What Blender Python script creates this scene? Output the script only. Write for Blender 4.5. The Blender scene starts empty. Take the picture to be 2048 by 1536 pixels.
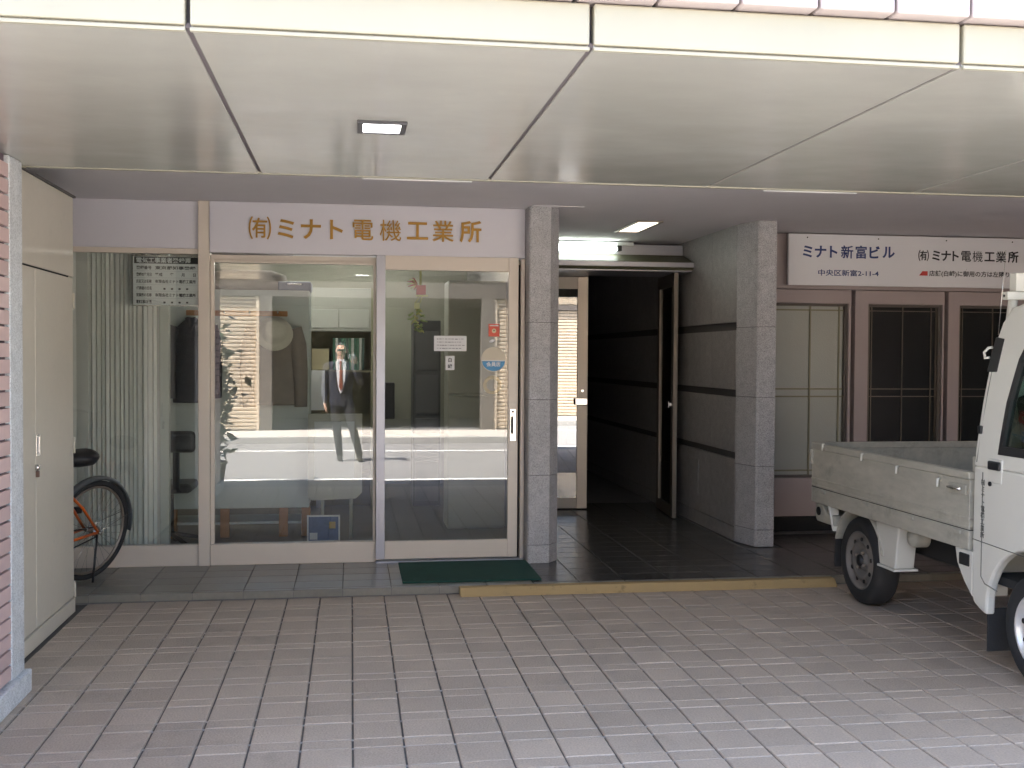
import bpy, bmesh, math, random
from mathutils import Vector, Matrix
random.seed(7)
SC = bpy.context.scene
COL = SC.collection

# ------------------------------------------------------------------ camera
CAM_H = 1.5
RIGHT = Vector((0.9890, -0.1478, 0.0060)); FWD = Vector((0.1477, 0.9887, -0.0254))
FWD.normalize(); RIGHT = (RIGHT - FWD * RIGHT.dot(FWD)).normalized(); UPV = RIGHT.cross(FWD)
FPX = 2150.0
cam_d = bpy.data.cameras.new('camera'); cam = bpy.data.objects.new('camera', cam_d); COL.objects.link(cam)
cam_d.sensor_width = 36; cam_d.lens = FPX / 2048 * 36; cam_d.clip_start = 0.05; cam_d.clip_end = 500
m = Matrix.Identity(4)
for i in range(3):
    m[i][0] = RIGHT[i]; m[i][1] = UPV[i]; m[i][2] = -FWD[i]
m[2][3] = CAM_H
cam.matrix_world = m
SC.camera = cam

# ------------------------------------------------------------------ sky, sun, exposure
SUN_EL = math.radians(58); SUN_AZ = math.radians(-122)      # azimuth measured from -Y towards +X
to_sun = Vector((math.sin(SUN_AZ) * math.cos(SUN_EL), -math.cos(SUN_AZ) * math.cos(SUN_EL), math.sin(SUN_EL)))
world = bpy.data.worlds.new('World'); SC.world = world; world.use_nodes = True
wn = world.node_tree.nodes; wl = world.node_tree.links
bg = wn['Background']; sky = wn.new('ShaderNodeTexSky'); sky.sky_type = 'NISHITA'; sky.sun_disc = False
sky.sun_elevation = SUN_EL; sky.sun_rotation = math.radians(180) - SUN_AZ
sky.air_density = 1.0; sky.dust_density = 4.0; sky.ozone_density = 1.0
wl.new(sky.outputs[0], bg.inputs[0]); bg.inputs[1].default_value = 0.11
sun_d = bpy.data.lights.new('sun', 'SUN'); sun_d.energy = 5.0; sun_d.angle = math.radians(0.53); sun_d.color = (1, 0.95, 0.87)
sun = bpy.data.objects.new('sun', sun_d); COL.objects.link(sun)
sun.rotation_euler = (-to_sun).to_track_quat('-Z', 'Y').to_euler(); sun.location = (0, -5, 20)
SC.view_settings.view_transform = 'Standard'; SC.view_settings.look = 'None'
SC.view_settings.exposure = 3.3; SC.view_settings.gamma = 1.0
SC.view_settings.use_curve_mapping = False
SC.render.engine = 'CYCLES'
cy = SC.cycles
cy.use_denoising = True; cy.max_bounces = 8; cy.diffuse_bounces = 4; cy.glossy_bounces = 4
cy.transparent_max_bounces = 24; cy.transmission_bounces = 6; cy.sample_clamp_indirect = 12
cy.caustics_reflective = False; cy.caustics_refractive = False
cy.use_adaptive_sampling = True; cy.adaptive_threshold = 0.02

def at(px, py, Y):
    """world point on the plane y=Y behind a pixel of the 2048x1536 photograph"""
    d = FWD + RIGHT * ((px - 1024) / FPX) - UPV * ((py - 768) / FPX)
    t = Y / d.y
    return Vector((d.x * t, Y, CAM_H + d.z * t))
def atx(px, py, X):
    d = FWD + RIGHT * ((px - 1024) / FPX) - UPV * ((py - 768) / FPX)
    t = X / d.x
    return Vector((X, d.y * t, CAM_H + d.z * t))

# ------------------------------------------------------------------ materials
MATS = {}
def mat(name, col, rough=0.6, metal=0.0, var=0.0, vs=6.0, bump=0.0, bs=80.0, rand=0.0, coat=0.0,
        emit=0.0, spec=0.5, stretch=None, var2=0.0, vs2=60.0, rvar=0.0):
    if name in MATS: return MATS[name]
    M = bpy.data.materials.new(name); M.use_nodes = True
    nt = M.node_tree; N = nt.nodes; L = nt.links
    b = N['Principled BSDF']
    b.inputs['Roughness'].default_value = rough; b.inputs['Metallic'].default_value = metal
    b.inputs['Specular IOR Level'].default_value = spec
    b.inputs['Coat Weight'].default_value = coat; b.inputs['Coat Roughness'].default_value = 0.08
    rgb = N.new('ShaderNodeRGB'); rgb.outputs[0].default_value = (*col, 1); out = rgb.outputs[0]
    geo = N.new('ShaderNodeNewGeometry'); pos = geo.outputs['Position']
    if stretch:
        mp = N.new('ShaderNodeMapping'); mp.inputs['Scale'].default_value = stretch
        L.new(pos, mp.inputs[0]); pos = mp.outputs[0]
    def mul(o, fac_out, amount):
        # o * (1 + amount*(fac-0.5)*2)
        ma = N.new('ShaderNodeMath'); ma.operation = 'MULTIPLY_ADD'
        ma.inputs[1].default_value = 2 * amount; ma.inputs[2].default_value = 1 - amount
        L.new(fac_out, ma.inputs[0])
        vm = N.new('ShaderNodeVectorMath'); vm.operation = 'SCALE'
        L.new(o, vm.inputs[0]); L.new(ma.outputs[0], vm.inputs['Scale'])
        return vm.outputs[0]
    nz = None
    if var:
        nz = N.new('ShaderNodeTexNoise'); nz.inputs['Scale'].default_value = vs; nz.inputs['Detail'].default_value = 4
        nz.inputs['Roughness'].default_value = 0.65
        L.new(pos, nz.inputs['Vector']); out = mul(out, nz.outputs['Fac'], var)
    if var2:
        n2 = N.new('ShaderNodeTexNoise'); n2.inputs['Scale'].default_value = vs2; n2.inputs['Detail'].default_value = 2
        L.new(pos, n2.inputs['Vector']); out = mul(out, n2.outputs['Fac'], var2)
    if rand:
        oi = N.new('ShaderNodeObjectInfo'); out = mul(out, oi.outputs['Random'], rand)
    L.new(out, b.inputs['Base Color'])
    if rvar:
        n4 = N.new('ShaderNodeTexNoise'); n4.inputs['Scale'].default_value = vs; n4.inputs['Detail'].default_value = 5
        L.new(pos, n4.inputs['Vector'])
        mr = N.new('ShaderNodeMapRange'); mr.inputs['From Min'].default_value = 0.3; mr.inputs['From Max'].default_value = 0.7
        mr.inputs['To Min'].default_value = max(0.02, rough - rvar); mr.inputs['To Max'].default_value = rough + rvar
        L.new(n4.outputs['Fac'], mr.inputs['Value']); L.new(mr.outputs[0], b.inputs['Roughness'])
    if bump:
        n3 = N.new('ShaderNodeTexNoise'); n3.inputs['Scale'].default_value = bs; n3.inputs['Detail'].default_value = 3
        L.new(pos, n3.inputs['Vector'])
        bp = N.new('ShaderNodeBump'); bp.inputs['Strength'].default_value = min(1, bump); bp.inputs['Distance'].default_value = 0.004
        L.new(n3.outputs['Fac'], bp.inputs['Height']); L.new(bp.outputs[0], b.inputs['Normal'])
    if emit:
        b.inputs['Emission Color'].default_value = (*col, 1); b.inputs['Emission Strength'].default_value = emit
    MATS[name] = M
    return M

def glass_mat(name, r0=0.085, tint=(0.93, 0.96, 0.94), wave=0.0, wire=False, dirt=0.0):
    """thin glazing: mirror reflection by a symmetric Schlick curve, the rest passes straight through"""
    if name in MATS: return MATS[name]
    M = bpy.data.materials.new(name); M.use_nodes = True
    nt = M.node_tree; N = nt.nodes; L = nt.links
    N.remove(N['Principled BSDF'])
    out = N['Material Output']
    lw = N.new('ShaderNodeLayerWeight'); lw.inputs[0].default_value = 0.5
    pw = N.new('ShaderNodeMath'); pw.operation = 'POWER'; pw.inputs[1].default_value = 5; L.new(lw.outputs['Facing'], pw.inputs[0])
    sch = N.new('ShaderNodeMath'); sch.operation = 'MULTIPLY_ADD'; sch.inputs[1].default_value = 1 - r0; sch.inputs[2].default_value = r0
    L.new(pw.outputs[0], sch.inputs[0])
    tr = N.new('ShaderNodeBsdfTransparent'); tr.inputs[0].default_value = (*tint, 1)
    gl = N.new('ShaderNodeBsdfGlossy'); gl.inputs['Roughness'].default_value = 0.0
    if wave:
        geo = N.new('ShaderNodeNewGeometry')
        mp = N.new('ShaderNodeMapping'); mp.inputs['Scale'].default_value = (0.7, 1, 1.6); L.new(geo.outputs['Position'], mp.inputs[0])
        nz = N.new('ShaderNodeTexNoise'); nz.inputs['Scale'].default_value = 1.5; nz.inputs['Detail'].default_value = 1
        L.new(mp.outputs[0], nz.inputs['Vector'])
        bp = N.new('ShaderNodeBump'); bp.inputs['Strength'].default_value = 1; bp.inputs['Distance'].default_value = wave
        L.new(nz.outputs['Fac'], bp.inputs['Height']); L.new(bp.outputs[0], gl.inputs['Normal'])
    mx = N.new('ShaderNodeMixShader'); L.new(sch.outputs[0], mx.inputs[0]); L.new(tr.outputs[0], mx.inputs[1]); L.new(gl.outputs[0], mx.inputs[2])
    last = mx.outputs[0]
    if dirt:
        df = N.new('ShaderNodeBsdfDiffuse'); df.inputs[0].default_value = (0.6, 0.6, 0.58, 1)
        m2 = N.new('ShaderNodeMixShader'); m2.inputs[0].default_value = dirt
        L.new(last, m2.inputs[1]); L.new(df.outputs[0], m2.inputs[2]); last = m2.outputs[0]
    L.new(last, out.inputs['Surface'])
    MATS[name] = M
    return M

def granite(name, base, dark=0.45, light=1.5, rough=0.5, scale=1.0):
    if name in MATS: return MATS[name]
    M = bpy.data.materials.new(name); M.use_nodes = True
    nt = M.node_tree; N = nt.nodes; L = nt.links; b = N['Principled BSDF']; b.inputs['Roughness'].default_value = rough
    geo = N.new('ShaderNodeNewGeometry')
    vo = N.new('ShaderNodeTexVoronoi'); vo.inputs['Scale'].default_value = 190 * scale; L.new(geo.outputs['Position'], vo.inputs['Vector'])
    sep = N.new('ShaderNodeSeparateColor'); L.new(vo.outputs['Color'], sep.inputs[0])
    rp = N.new('ShaderNodeValToRGB'); e = rp.color_ramp.elements
    e[0].position = 0.12; e[0].color = (*[c * dark for c in base], 1); e[1].position = 0.9; e[1].color = (*[min(1, c * light) for c in base], 1)
    mid = rp.color_ramp.elements.new(0.35); mid.color = (*base, 1)
    L.new(sep.outputs[0], rp.inputs[0])
    nz = N.new('ShaderNodeTexNoise'); nz.inputs['Scale'].default_value = 14; nz.inputs['Detail'].default_value = 6; L.new(geo.outputs['Position'], nz.inputs['Vector'])
    ma = N.new('ShaderNodeMath'); ma.operation = 'MULTIPLY_ADD'; ma.inputs[1].default_value = 0.5; ma.inputs[2].default_value = 0.75; L.new(nz.outputs['Fac'], ma.inputs[0])
    vm = N.new('ShaderNodeVectorMath'); vm.operation = 'SCALE'; L.new(rp.outputs[0], vm.inputs[0]); L.new(ma.outputs[0], vm.inputs['Scale'])
    L.new(vm.outputs[0], b.inputs['Base Color'])
    bp = N.new('ShaderNodeBump'); bp.inputs['Strength'].default_value = 0.5; bp.inputs['Distance'].default_value = 0.002
    L.new(sep.outputs[1], bp.inputs['Height']); L.new(bp.outputs[0], b.inputs['Normal'])
    MATS[name] = M
    return M

# ------------------------------------------------------------------ mesh helpers
class MB:
    def __init__(s): s.bm = bmesh.new()
    def _f(s, vs, mi=0, sm=False):
        try:
            f = s.bm.faces.new(vs); f.material_index = mi; f.smooth = sm; return f
        except ValueError: return None
    def box(s, x0, x1, y0, y1, z0, z1, mi=0):
        v = [s.bm.verts.new(p) for p in ((x0,y0,z0),(x1,y0,z0),(x1,y1,z0),(x0,y1,z0),(x0,y0,z1),(x1,y0,z1),(x1,y1,z1),(x0,y1,z1))]
        for q in ((0,3,2,1),(4,5,6,7),(0,1,5,4),(1,2,6,5),(2,3,7,6),(3,0,4,7)): s._f([v[i] for i in q], mi)
        return s
    def quad(s, a, b, c, d, mi=0): s._f([s.bm.verts.new(p) for p in (a, b, c, d)], mi); return s
    def rings(s, rs, mi=0, cap=True, closed=False, sm=True):
        V = [[s.bm.verts.new(p) for p in r] for r in rs]; n = len(V[0])
        k = len(V)
        for i in range(k if closed else k - 1):
            a, b = V[i], V[(i + 1) % k]
            for j in range(n): s._f([a[j], a[(j+1) % n], b[(j+1) % n], b[j]], mi, sm)
        if cap and not closed:
            s._f(list(reversed(V[0])), mi); s._f(V[-1], mi)
        return s
    def path(s, pts, r, n=10, mi=0, closed=False, cap=True):
        pts = [Vector(p) for p in pts]; k = len(pts)
        rr = r if isinstance(r, (list, tuple)) else [r] * k
        rs = []; ref = None
        for i, p in enumerate(pts):
            if closed: t = pts[(i+1) % k] - pts[i-1]
            else: t = pts[min(i+1, k-1)] - pts[max(i-1, 0)]
            t.normalize()
            if ref is None:
                ref = Vector((0,0,1)) if abs(t.z) < 0.9 else Vector((1,0,0))
            u = ref - t * ref.dot(t)
            if u.length < 1e-5: u = t.orthogonal()
            u.normalize(); w = t.cross(u); ref = u
            rs.append([p + (u * math.cos(a) + w * math.sin(a)) * rr[i] for a in [2*math.pi*j/n for j in range(n)]])
        return s.rings(rs, mi, cap, closed)
    def tube(s, a, b, r, r2=None, n=10, mi=0): return s.path([a, b], [r, r if r2 is None else r2], n, mi)
    def lathe(s, prof, c, axis='z', n=24, mi=0, cap=True):
        c = Vector(c); rs = []
        for (r, h) in prof:
            ring = []
            for j in range(n):
                a = 2*math.pi*j/n; ca, sa = r*math.cos(a), r*math.sin(a)
                ring.append(c + Vector({'z': (ca, sa, h), 'x': (h, ca, sa), 'y': (sa, h, ca)}[axis]))
            rs.append(ring)
        return s.rings(rs, mi, cap)
    def loft(s, secs, n=16, mi=0, cap=True, power=2.0):
        """secs: (cx,cy,cz,rx,ry) horizontal super-ellipses"""
        rs = []
        for (cx, cy_, cz, rx, ry) in secs:
            ring = []
            for j in range(n):
                a = 2*math.pi*j/n; c_, s_ = math.cos(a), math.sin(a)
                ring.append((cx + rx*math.copysign(abs(c_)**(2/power), c_), cy_ + ry*math.copysign(abs(s_)**(2/power), s_), cz))
            rs.append(ring)
        return s.rings(rs, mi, cap)
    def prism(s, poly, axis, a, b, mi=0, holes=()):
        """extrude a polygon (with holes) between a and b along an axis; poly coords are the two other axes in xyz order"""
        def P(u, v, t): return {'x': (t,u,v), 'y': (u,t,v), 'z': (u,v,t)}[axis]
        loops = [list(poly)] + [list(h) for h in holes]
        for t in (a, b):
            es = []
            for lp in loops:
                vs = [s.bm.verts.new(P(u, v, t)) for (u, v) in lp]
                es += [s.bm.edges.new((vs[i], vs[(i+1) % len(vs)])) for i in range(len(vs))]
            if len(loops) == 1:
                s._f(vs, mi)
            else:
                r = bmesh.ops.triangle_fill(s.bm, use_beauty=True, use_dissolve=False, edges=es)
                for f in r['geom']:
                    if isinstance(f, bmesh.types.BMFace): f.material_index = mi
        for lp in loops:
            k = len(lp)
            for i in range(k):
                (u0, v0), (u1, v1) = lp[i], lp[(i+1) % k]
                s._f([s.bm.verts.new(P(u0,v0,a)), s.bm.verts.new(P(u1,v1,a)), s.bm.verts.new(P(u1,v1,b)), s.bm.verts.new(P(u0,v0,b))], mi)
        bmesh.ops.remove_doubles(s.bm, verts=s.bm.verts, dist=1e-6)
        return s
    def mesh(s, name, mats, smooth_angle=None):
        bmesh.ops.recalc_face_normals(s.bm, faces=s.bm.faces)
        me = bpy.data.meshes.new(name); s.bm.to_mesh(me); s.bm.free()
        for M in (mats if isinstance(mats, (list, tuple)) else [mats]): me.materials.append(M)
        return me
    def build(s, name, mats, parent=None, bevel=0.0, seg=2, loc=None, angle=40):
        me = s.mesh(name, mats)
        o = bpy.data.objects.new(name, me); COL.objects.link(o)
        if parent is not None: o.parent = parent
        if loc is not None: o.location = loc
        if bevel:
            bv = o.modifiers.new('bevel', 'BEVEL'); bv.width = bevel; bv.segments = seg; bv.limit_method = 'ANGLE'; bv.angle_limit = math.radians(angle)
            bv.harden_normals = False
        return o

def tag(o, label=None, cat=None, group=None, kind=None):
    if label: o['label'] = label
    if cat: o['category'] = cat
    if group: o['group'] = group
    if kind: o['kind'] = kind
    return o
def thing(name, label, cat, loc=(0,0,0), rz=0.0, group=None):
    o = bpy.data.objects.new(name, None); o.empty_display_size = 0.1; COL.objects.link(o)
    o.location = loc; o.rotation_euler = (0, 0, rz)
    return tag(o, label, cat, group)
def copy_tree(o, parent=None):
    c = o.copy(); COL.objects.link(c); c.parent = parent
    for ch in list(o.children): copy_tree(ch, c)
    return c
def inst(name, me, parent, loc, scale=None, rz=0):
    o = bpy.data.objects.new(name, me); COL.objects.link(o); o.parent = parent; o.location = loc
    if scale: o.scale = scale
    if rz: o.rotation_euler = (0, 0, rz)
    return o
def text_mesh(s, size, extrude=0.001, offset=0.0, align='LEFT', spacing=1.0):
    cu = bpy.data.curves.new('txt', 'FONT'); cu.body = s; cu.size = size; cu.extrude = extrude; cu.offset = offset
    cu.align_x = align; cu.space_character = spacing; cu.resolution_u = 3
    o = bpy.data.objects.new('txt', cu); COL.objects.link(o)
    me = bpy.data.meshes.new_from_object(o.evaluated_get(bpy.context.evaluated_depsgraph_get()))
    bpy.data.objects.remove(o); bpy.data.curves.remove(cu)
    return me
def text(s, size, M, parent, loc, rot=(math.pi/2, 0, 0), extrude=0.001, offset=0.0, align='LEFT', spacing=1.0, name='lettering', sx=1.0, fit=None):
    me = text_mesh(s, size, extrude, offset, align, spacing); me.materials.clear(); me.materials.append(M)
    o = bpy.data.objects.new(name, me); COL.objects.link(o); o.parent = parent; o.location = loc; o.rotation_euler = rot
    if fit:   # fit to a given width
        xs = [v.co.x for v in me.vertices]; w = max(xs) - min(xs); sx = fit / w
        o.scale = (sx, 1, 1)
        if align == 'LEFT': o.location.x -= min(xs) * sx if abs(rot[2]) < 0.1 else 0
    else: o.scale = (sx, 1, 1)
    return o

# ---- material palette
m_asphalt = mat('asphalt', (0.13,0.13,0.135), 0.9, var=0.18, vs=3, bump=0.6, bs=120)
m_road = mat('road_asphalt', (0.215,0.21,0.207), 0.85, var=0.15, vs=2, var2=0.2, vs2=90, bump=0.5, bs=150)
m_line = mat('road_paint', (0.78,0.78,0.76), 0.6, var=0.12, vs=15)
m_conc = mat('pavement_concrete', (0.50,0.46,0.42), 0.8, var=0.12, vs=4, bump=0.3)
m_tile = mat('paving_tile', (0.465,0.388,0.315), 0.58, var=0.22, vs=1.1, var2=0.30, vs2=120, bump=0.8, bs=110, rand=0.10)
def stain(M, scale, lo, hi, dark):
    nt = M.node_tree; N = nt.nodes; L = nt.links; b = N['Principled BSDF']; src = b.inputs['Base Color'].links[0].from_socket
    geo = N.new('ShaderNodeNewGeometry'); nz = N.new('ShaderNodeTexNoise'); nz.inputs['Scale'].default_value = scale; nz.inputs['Detail'].default_value = 8
    nz.inputs['Roughness'].default_value = 0.7; L.new(geo.outputs['Position'], nz.inputs['Vector'])
    mr = N.new('ShaderNodeMapRange'); mr.inputs['From Min'].default_value = lo; mr.inputs['From Max'].default_value = hi
    mr.inputs['To Min'].default_value = 1; mr.inputs['To Max'].default_value = dark; L.new(nz.outputs['Fac'], mr.inputs['Value'])
    vm = N.new('ShaderNodeVectorMath'); vm.operation = 'SCALE'; L.new(src, vm.inputs[0]); L.new(mr.outputs[0], vm.inputs['Scale'])
    L.new(vm.outputs[0], b.inputs['Base Color'])
stain(m_tile, 2.3, 0.58, 0.72, 0.72)
m_bed = mat('mortar_dark', (0.135,0.125,0.115), 0.95, var=0.3, vs=7)
m_mortar = mat('mortar_pale_glint', (0.40,0.37,0.335), 0.9, var=0.55, vs=2.2)  # pale mortar, its tone also painting light caught on tile edges
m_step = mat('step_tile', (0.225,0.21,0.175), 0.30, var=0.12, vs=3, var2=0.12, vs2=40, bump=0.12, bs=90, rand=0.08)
m_step_shade = mat('step_tile_shade', (0.085,0.08,0.073), 0.24, var=0.12, vs=3, bump=0.1, bs=90, rand=0.08)  # same step tile, darkened to paint in the dimmer passage
m_stepj = mat('step_joint', (0.15,0.14,0.13), 0.8, var=0.2)
m_soffit = mat('soffit_enamel', (0.45,0.442,0.40), 0.17, var=0.11, vs=1.9, bump=0.02, bs=2.2, coat=0.12, rvar=0.08, stretch=(1,1.6,1))
m_fascia = mat('fascia_enamel', (0.36,0.34,0.265), 0.35, var=0.07, vs=3, stretch=(1,1,0.2))
m_seal = mat('grey_sealant', (0.15,0.13,0.135), 0.85)
m_ceil = mat('ceiling_plaster', (0.72,0.685,0.70), 0.95, var=0.05, vs=3, bump=0.35, bs=220)
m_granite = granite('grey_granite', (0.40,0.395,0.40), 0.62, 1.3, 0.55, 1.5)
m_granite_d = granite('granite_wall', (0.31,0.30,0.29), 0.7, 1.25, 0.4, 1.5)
m_trim = granite('pale_granite', (0.64,0.66,0.67), 0.8, 1.15, 0.6)
m_band = mat('dark_groove', (0.095,0.09,0.087), 0.6)
m_pink = mat('pink_wall_tile', (0.64,0.47,0.45), 0.45, var=0.08, vs=9, rand=0.08, bump=0.1)
m_pinkj = mat('wall_joint', (0.16,0.12,0.14), 0.9)
m_whitetile = mat('pale_facade_tile', (0.44,0.38,0.375), 0.3, var=0.04, rand=0.05)
m_mauve = mat('mauve_panel', (0.365,0.305,0.295), 0.6, var=0.05, vs=4, bump=0.1)
m_mauve_d = mat('panel_recess', (0.12,0.10,0.085), 0.7)
m_cream = mat('cabinet_paint', (0.66,0.62,0.525), 0.42, var=0.05, vs=3, var2=0.03, vs2=30, bump=0.05, bs=5)
m_alu = mat('champagne_aluminium', (0.66,0.585,0.50), 0.38, 0.0, var=0.05, vs=5, coat=0.15)
m_alu_g = mat('grey_aluminium', (0.42,0.42,0.46), 0.35, 0.5, var=0.04)
m_fasc_w = mat('sign_board_white', (0.62,0.605,0.65), 0.45, var=0.02)
m_gold = mat('gold_letter', (0.42,0.235,0.055), 0.32, 0.7, var=0.1, vs=30)
m_goldside = m_gold
m_steel = mat('stainless', (0.36,0.31,0.26), 0.38, 0.8, var=0.05, stretch=(1,1,12))
m_steel_b = mat('bright_steel', (0.75,0.74,0.72), 0.2, 1.0)
m_black = mat('black_plastic', (0.018,0.018,0.020), 0.45)
m_blackm = mat('black_matte', (0.012,0.012,0.012), 0.9)
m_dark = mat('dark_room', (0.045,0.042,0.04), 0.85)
m_rubber = mat('tyre_rubber', (0.025,0.025,0.026), 0.8, bump=0.3, bs=120)
m_white_sign = mat('sign_white', (0.73,0.73,0.75), 0.5, var=0.02)
m_navy = mat('navy_ink', (0.03,0.05,0.17), 0.6)
m_ink = mat('black_ink', (0.015,0.015,0.018), 0.6)
m_red = mat('red_ink', (0.55,0.05,0.04), 0.55)
m_yellow = mat('yellow_wood', (0.42,0.30,0.14), 0.7, var=0.12, vs=9, stretch=(0.3,1,1))
m_mat = mat('green_mat', (0.010,0.062,0.045), 0.95, var=0.25, vs=40, bump=1.0, bs=260)
m_glass = glass_mat('shop_glass', 0.145, (0.95,0.96,0.95), wave=0.00025)
m_glass_in = glass_mat('glass_rear', 0.0)
m_glass_door = glass_mat('door_glass', 0.30, (0.35,0.36,0.35))
m_wglass = mat('window_dark_glass', (0.014,0.016,0.016), 0.10, spec=0.2)
m_frost = mat('frosted_glass', (0.33,0.34,0.295), 0.3, var=0.08, vs=1.5, bump=0.5, bs=140)
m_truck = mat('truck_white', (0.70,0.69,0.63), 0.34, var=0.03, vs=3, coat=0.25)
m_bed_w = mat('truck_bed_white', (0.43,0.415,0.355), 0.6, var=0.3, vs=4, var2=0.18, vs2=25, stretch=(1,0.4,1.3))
m_bedfloor = mat('truck_bed_floor', (0.25,0.25,0.22), 0.7, var=0.2)
m_tglass = glass_mat('truck_glass', 0.10, (0.42,0.55,0.52))
m_rim_shade = mat('rear_rim_shade', (0.19,0.175,0.16), 0.6, 0.2, var=0.25, vs=12)  # rear rim colour darkened to carry the shade around that wheel
m_rimw = mat('front_wheel_rim', (0.66,0.65,0.64), 0.3, 0.4, var=0.1)
m_under = mat('underbody', (0.02,0.02,0.02), 0.9)
m_orange = mat('orange_frame', (0.62,0.12,0.012), 0.3, coat=0.5)
m_fender = mat('fender_grey', (0.10,0.11,0.115), 0.28, coat=0.3)
m_blind = mat('blind_fabric', (0.80,0.785,0.75), 0.85, var=0.10, vs=5)
m_panel_g = mat('white_partition', (0.60,0.645,0.62), 0.5, var=0.03)
m_wood = mat('orange_wood', (0.42,0.19,0.06), 0.5, var=0.15, vs=12, stretch=(1,1,0.3))
m_shopwall = mat('shop_wall', (0.34,0.335,0.27), 0.9, var=0.08)
m_shopfloor = mat('shop_floor', (0.10,0.09,0.075), 0.35, var=0.1)
m_beige = mat('beige_locker', (0.43,0.42,0.345), 0.45, var=0.03)
m_coat_d = mat('dark_coat', (0.025,0.025,0.035), 0.95, var=0.3, vs=10)
m_coat_b = mat('beige_jacket', (0.30,0.26,0.225), 0.95, var=0.15, vs=12)
m_hat = mat('straw_hat', (0.72,0.69,0.58), 0.9, var=0.1, vs=40)
m_leaf = mat('plant_leaf', (0.035,0.075,0.035), 0.4, var=0.4, vs=8)
m_pot = mat('terracotta', (0.30,0.14,0.08), 0.8)
m_bark = mat('stem_bark', (0.10,0.075,0.05), 0.9)
m_shutter = mat('shutter_slats', (0.62,0.53,0.41), 0.55, var=0.05)
m_oppwall = mat('opposite_wall', (0.33,0.30,0.27), 0.85, var=0.12, vs=2)
m_skin = mat('skin', (0.50,0.30,0.21), 0.55)
m_suit = mat('navy_suit', (0.022,0.025,0.042), 0.85, var=0.1, vs=20)
m_trouser = mat('dark_trousers', (0.03,0.031,0.04), 0.85)
m_shoe = mat('black_shoe', (0.012,0.011,0.01), 0.3)
m_shirt = mat('white_shirt', (0.78,0.78,0.8), 0.8)
m_tie = mat('rust_tie', (0.24,0.07,0.045), 0.6, var=0.2, vs=40)
m_hair = mat('black_hair', (0.012,0.011,0.01), 0.6)
m_camera = mat('silver_camera', (0.5,0.52,0.55), 0.35, 0.6)
m_paper = mat('paper', (0.72,0.72,0.72), 0.8)
m_lamp_on = mat('lamp_lens_lit', (1.0,0.97,0.93), 0.5, emit=3.5)
m_lamp_warm = mat('lamp_lens_warm', (1.0,0.88,0.72), 0.5, emit=0.75)
m_tube = mat('fluorescent_tube', (0.88,1.0,0.92), 0.5, emit=2.2)
m_cove = mat('cove_tube', (0.6,0.59,0.57), 0.5, emit=0.03)
m_fill = mat('fill_tube', (1.0,0.98,0.92), 0.5, emit=7.5)  # glow of the lamps added inside the shop

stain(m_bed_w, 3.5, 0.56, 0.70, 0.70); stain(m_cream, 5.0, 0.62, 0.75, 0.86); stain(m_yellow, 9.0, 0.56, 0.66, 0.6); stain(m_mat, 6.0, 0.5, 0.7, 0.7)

# ================================================================== GROUND
g = MB(); g.quad((-90,-90,-0.06),(90,-90,-0.06),(90,90,-0.06),(-90,90,-0.06)); tag(g.build('ground', m_asphalt), kind='structure')
g = MB(); g.quad((-60,-3.72,-0.03),(60,-3.72,-0.03),(60,2.70,-0.03),(-60,2.70,-0.03)); tag(g.build('road', m_road), kind='structure')
for yy, nm in ((1.84, 'road_marking'), (-2.25, 'road_marking')):
    g = MB(); g.quad((-60,yy-.075,-0.026),(60,yy-.075,-0.026),(60,yy+.075,-0.026),(-60,yy+.075,-0.026)); tag(g.build(nm, m_line), kind='structure')
g = MB(); g.box(-60,60,-5.6,-3.90,-0.05,0.075); pv = tag(g.build('pavement', m_conc), kind='structure')
g = MB(); g.box(-60,60,-3.898,-3.74,-0.05,0.085); g.build('kerb', mat('kerb_concrete', (0.40,0.39,0.37), 0.8, var=0.1), pv, bevel=0.015)

# ---- portico paving: 200 and 100 mm courses, 197 mm columns
TX = 0.197; T1 = 0.196; T2 = 0.094
pav = MB(); pav.box(-3.2, 6.4, 2.70, 6.735, -0.05, -0.008)
paving = tag(pav.build('portico_paving', m_bed), kind='structure')
def tile_mesh(name, w, d, M, h=0.03, ch=0.0035):
    b = MB(); x, y = w/2, d/2
    b.rings([[(-x,-y,-h),(x,-y,-h),(x,y,-h),(-x,y,-h)], [(-x,-y,-ch),(x,-y,-ch),(x,y,-ch),(-x,y,-ch)],
             [(-x+ch,-y+ch,0),(x-ch,-y+ch,0),(x-ch,y-ch,0),(-x+ch,y-ch,0)]], cap=False, sm=False)
    v = [b.bm.verts[i] for i in range(0)] if False else None
    b.bm.verts.ensure_lookup_table(); b._f([b.bm.verts[i] for i in (8,9,10,11)])
    return b.mesh(name, M)
tm_long = tile_mesh('paving_tile', TX-0.0075, T1-0.004, m_tile)
tm_short = tile_mesh('paving_tile', TX-0.0075, T2-0.004, m_tile)
rows = []
y = 4.701
while y > 2.75:                       # towards the street
    rows.append((y - T1, y, tm_long)); y -= T1
    rows.append((y - T2, y, tm_short)); y -= T2
y = 4.701
while y < 6.70:
    rows.append((y, min(y + T2, 6.728), tm_short)); y += T2
    if y < 6.70: rows.append((y, min(y + T1, 6.728), tm_long)); y += T1
cand = []
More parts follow.
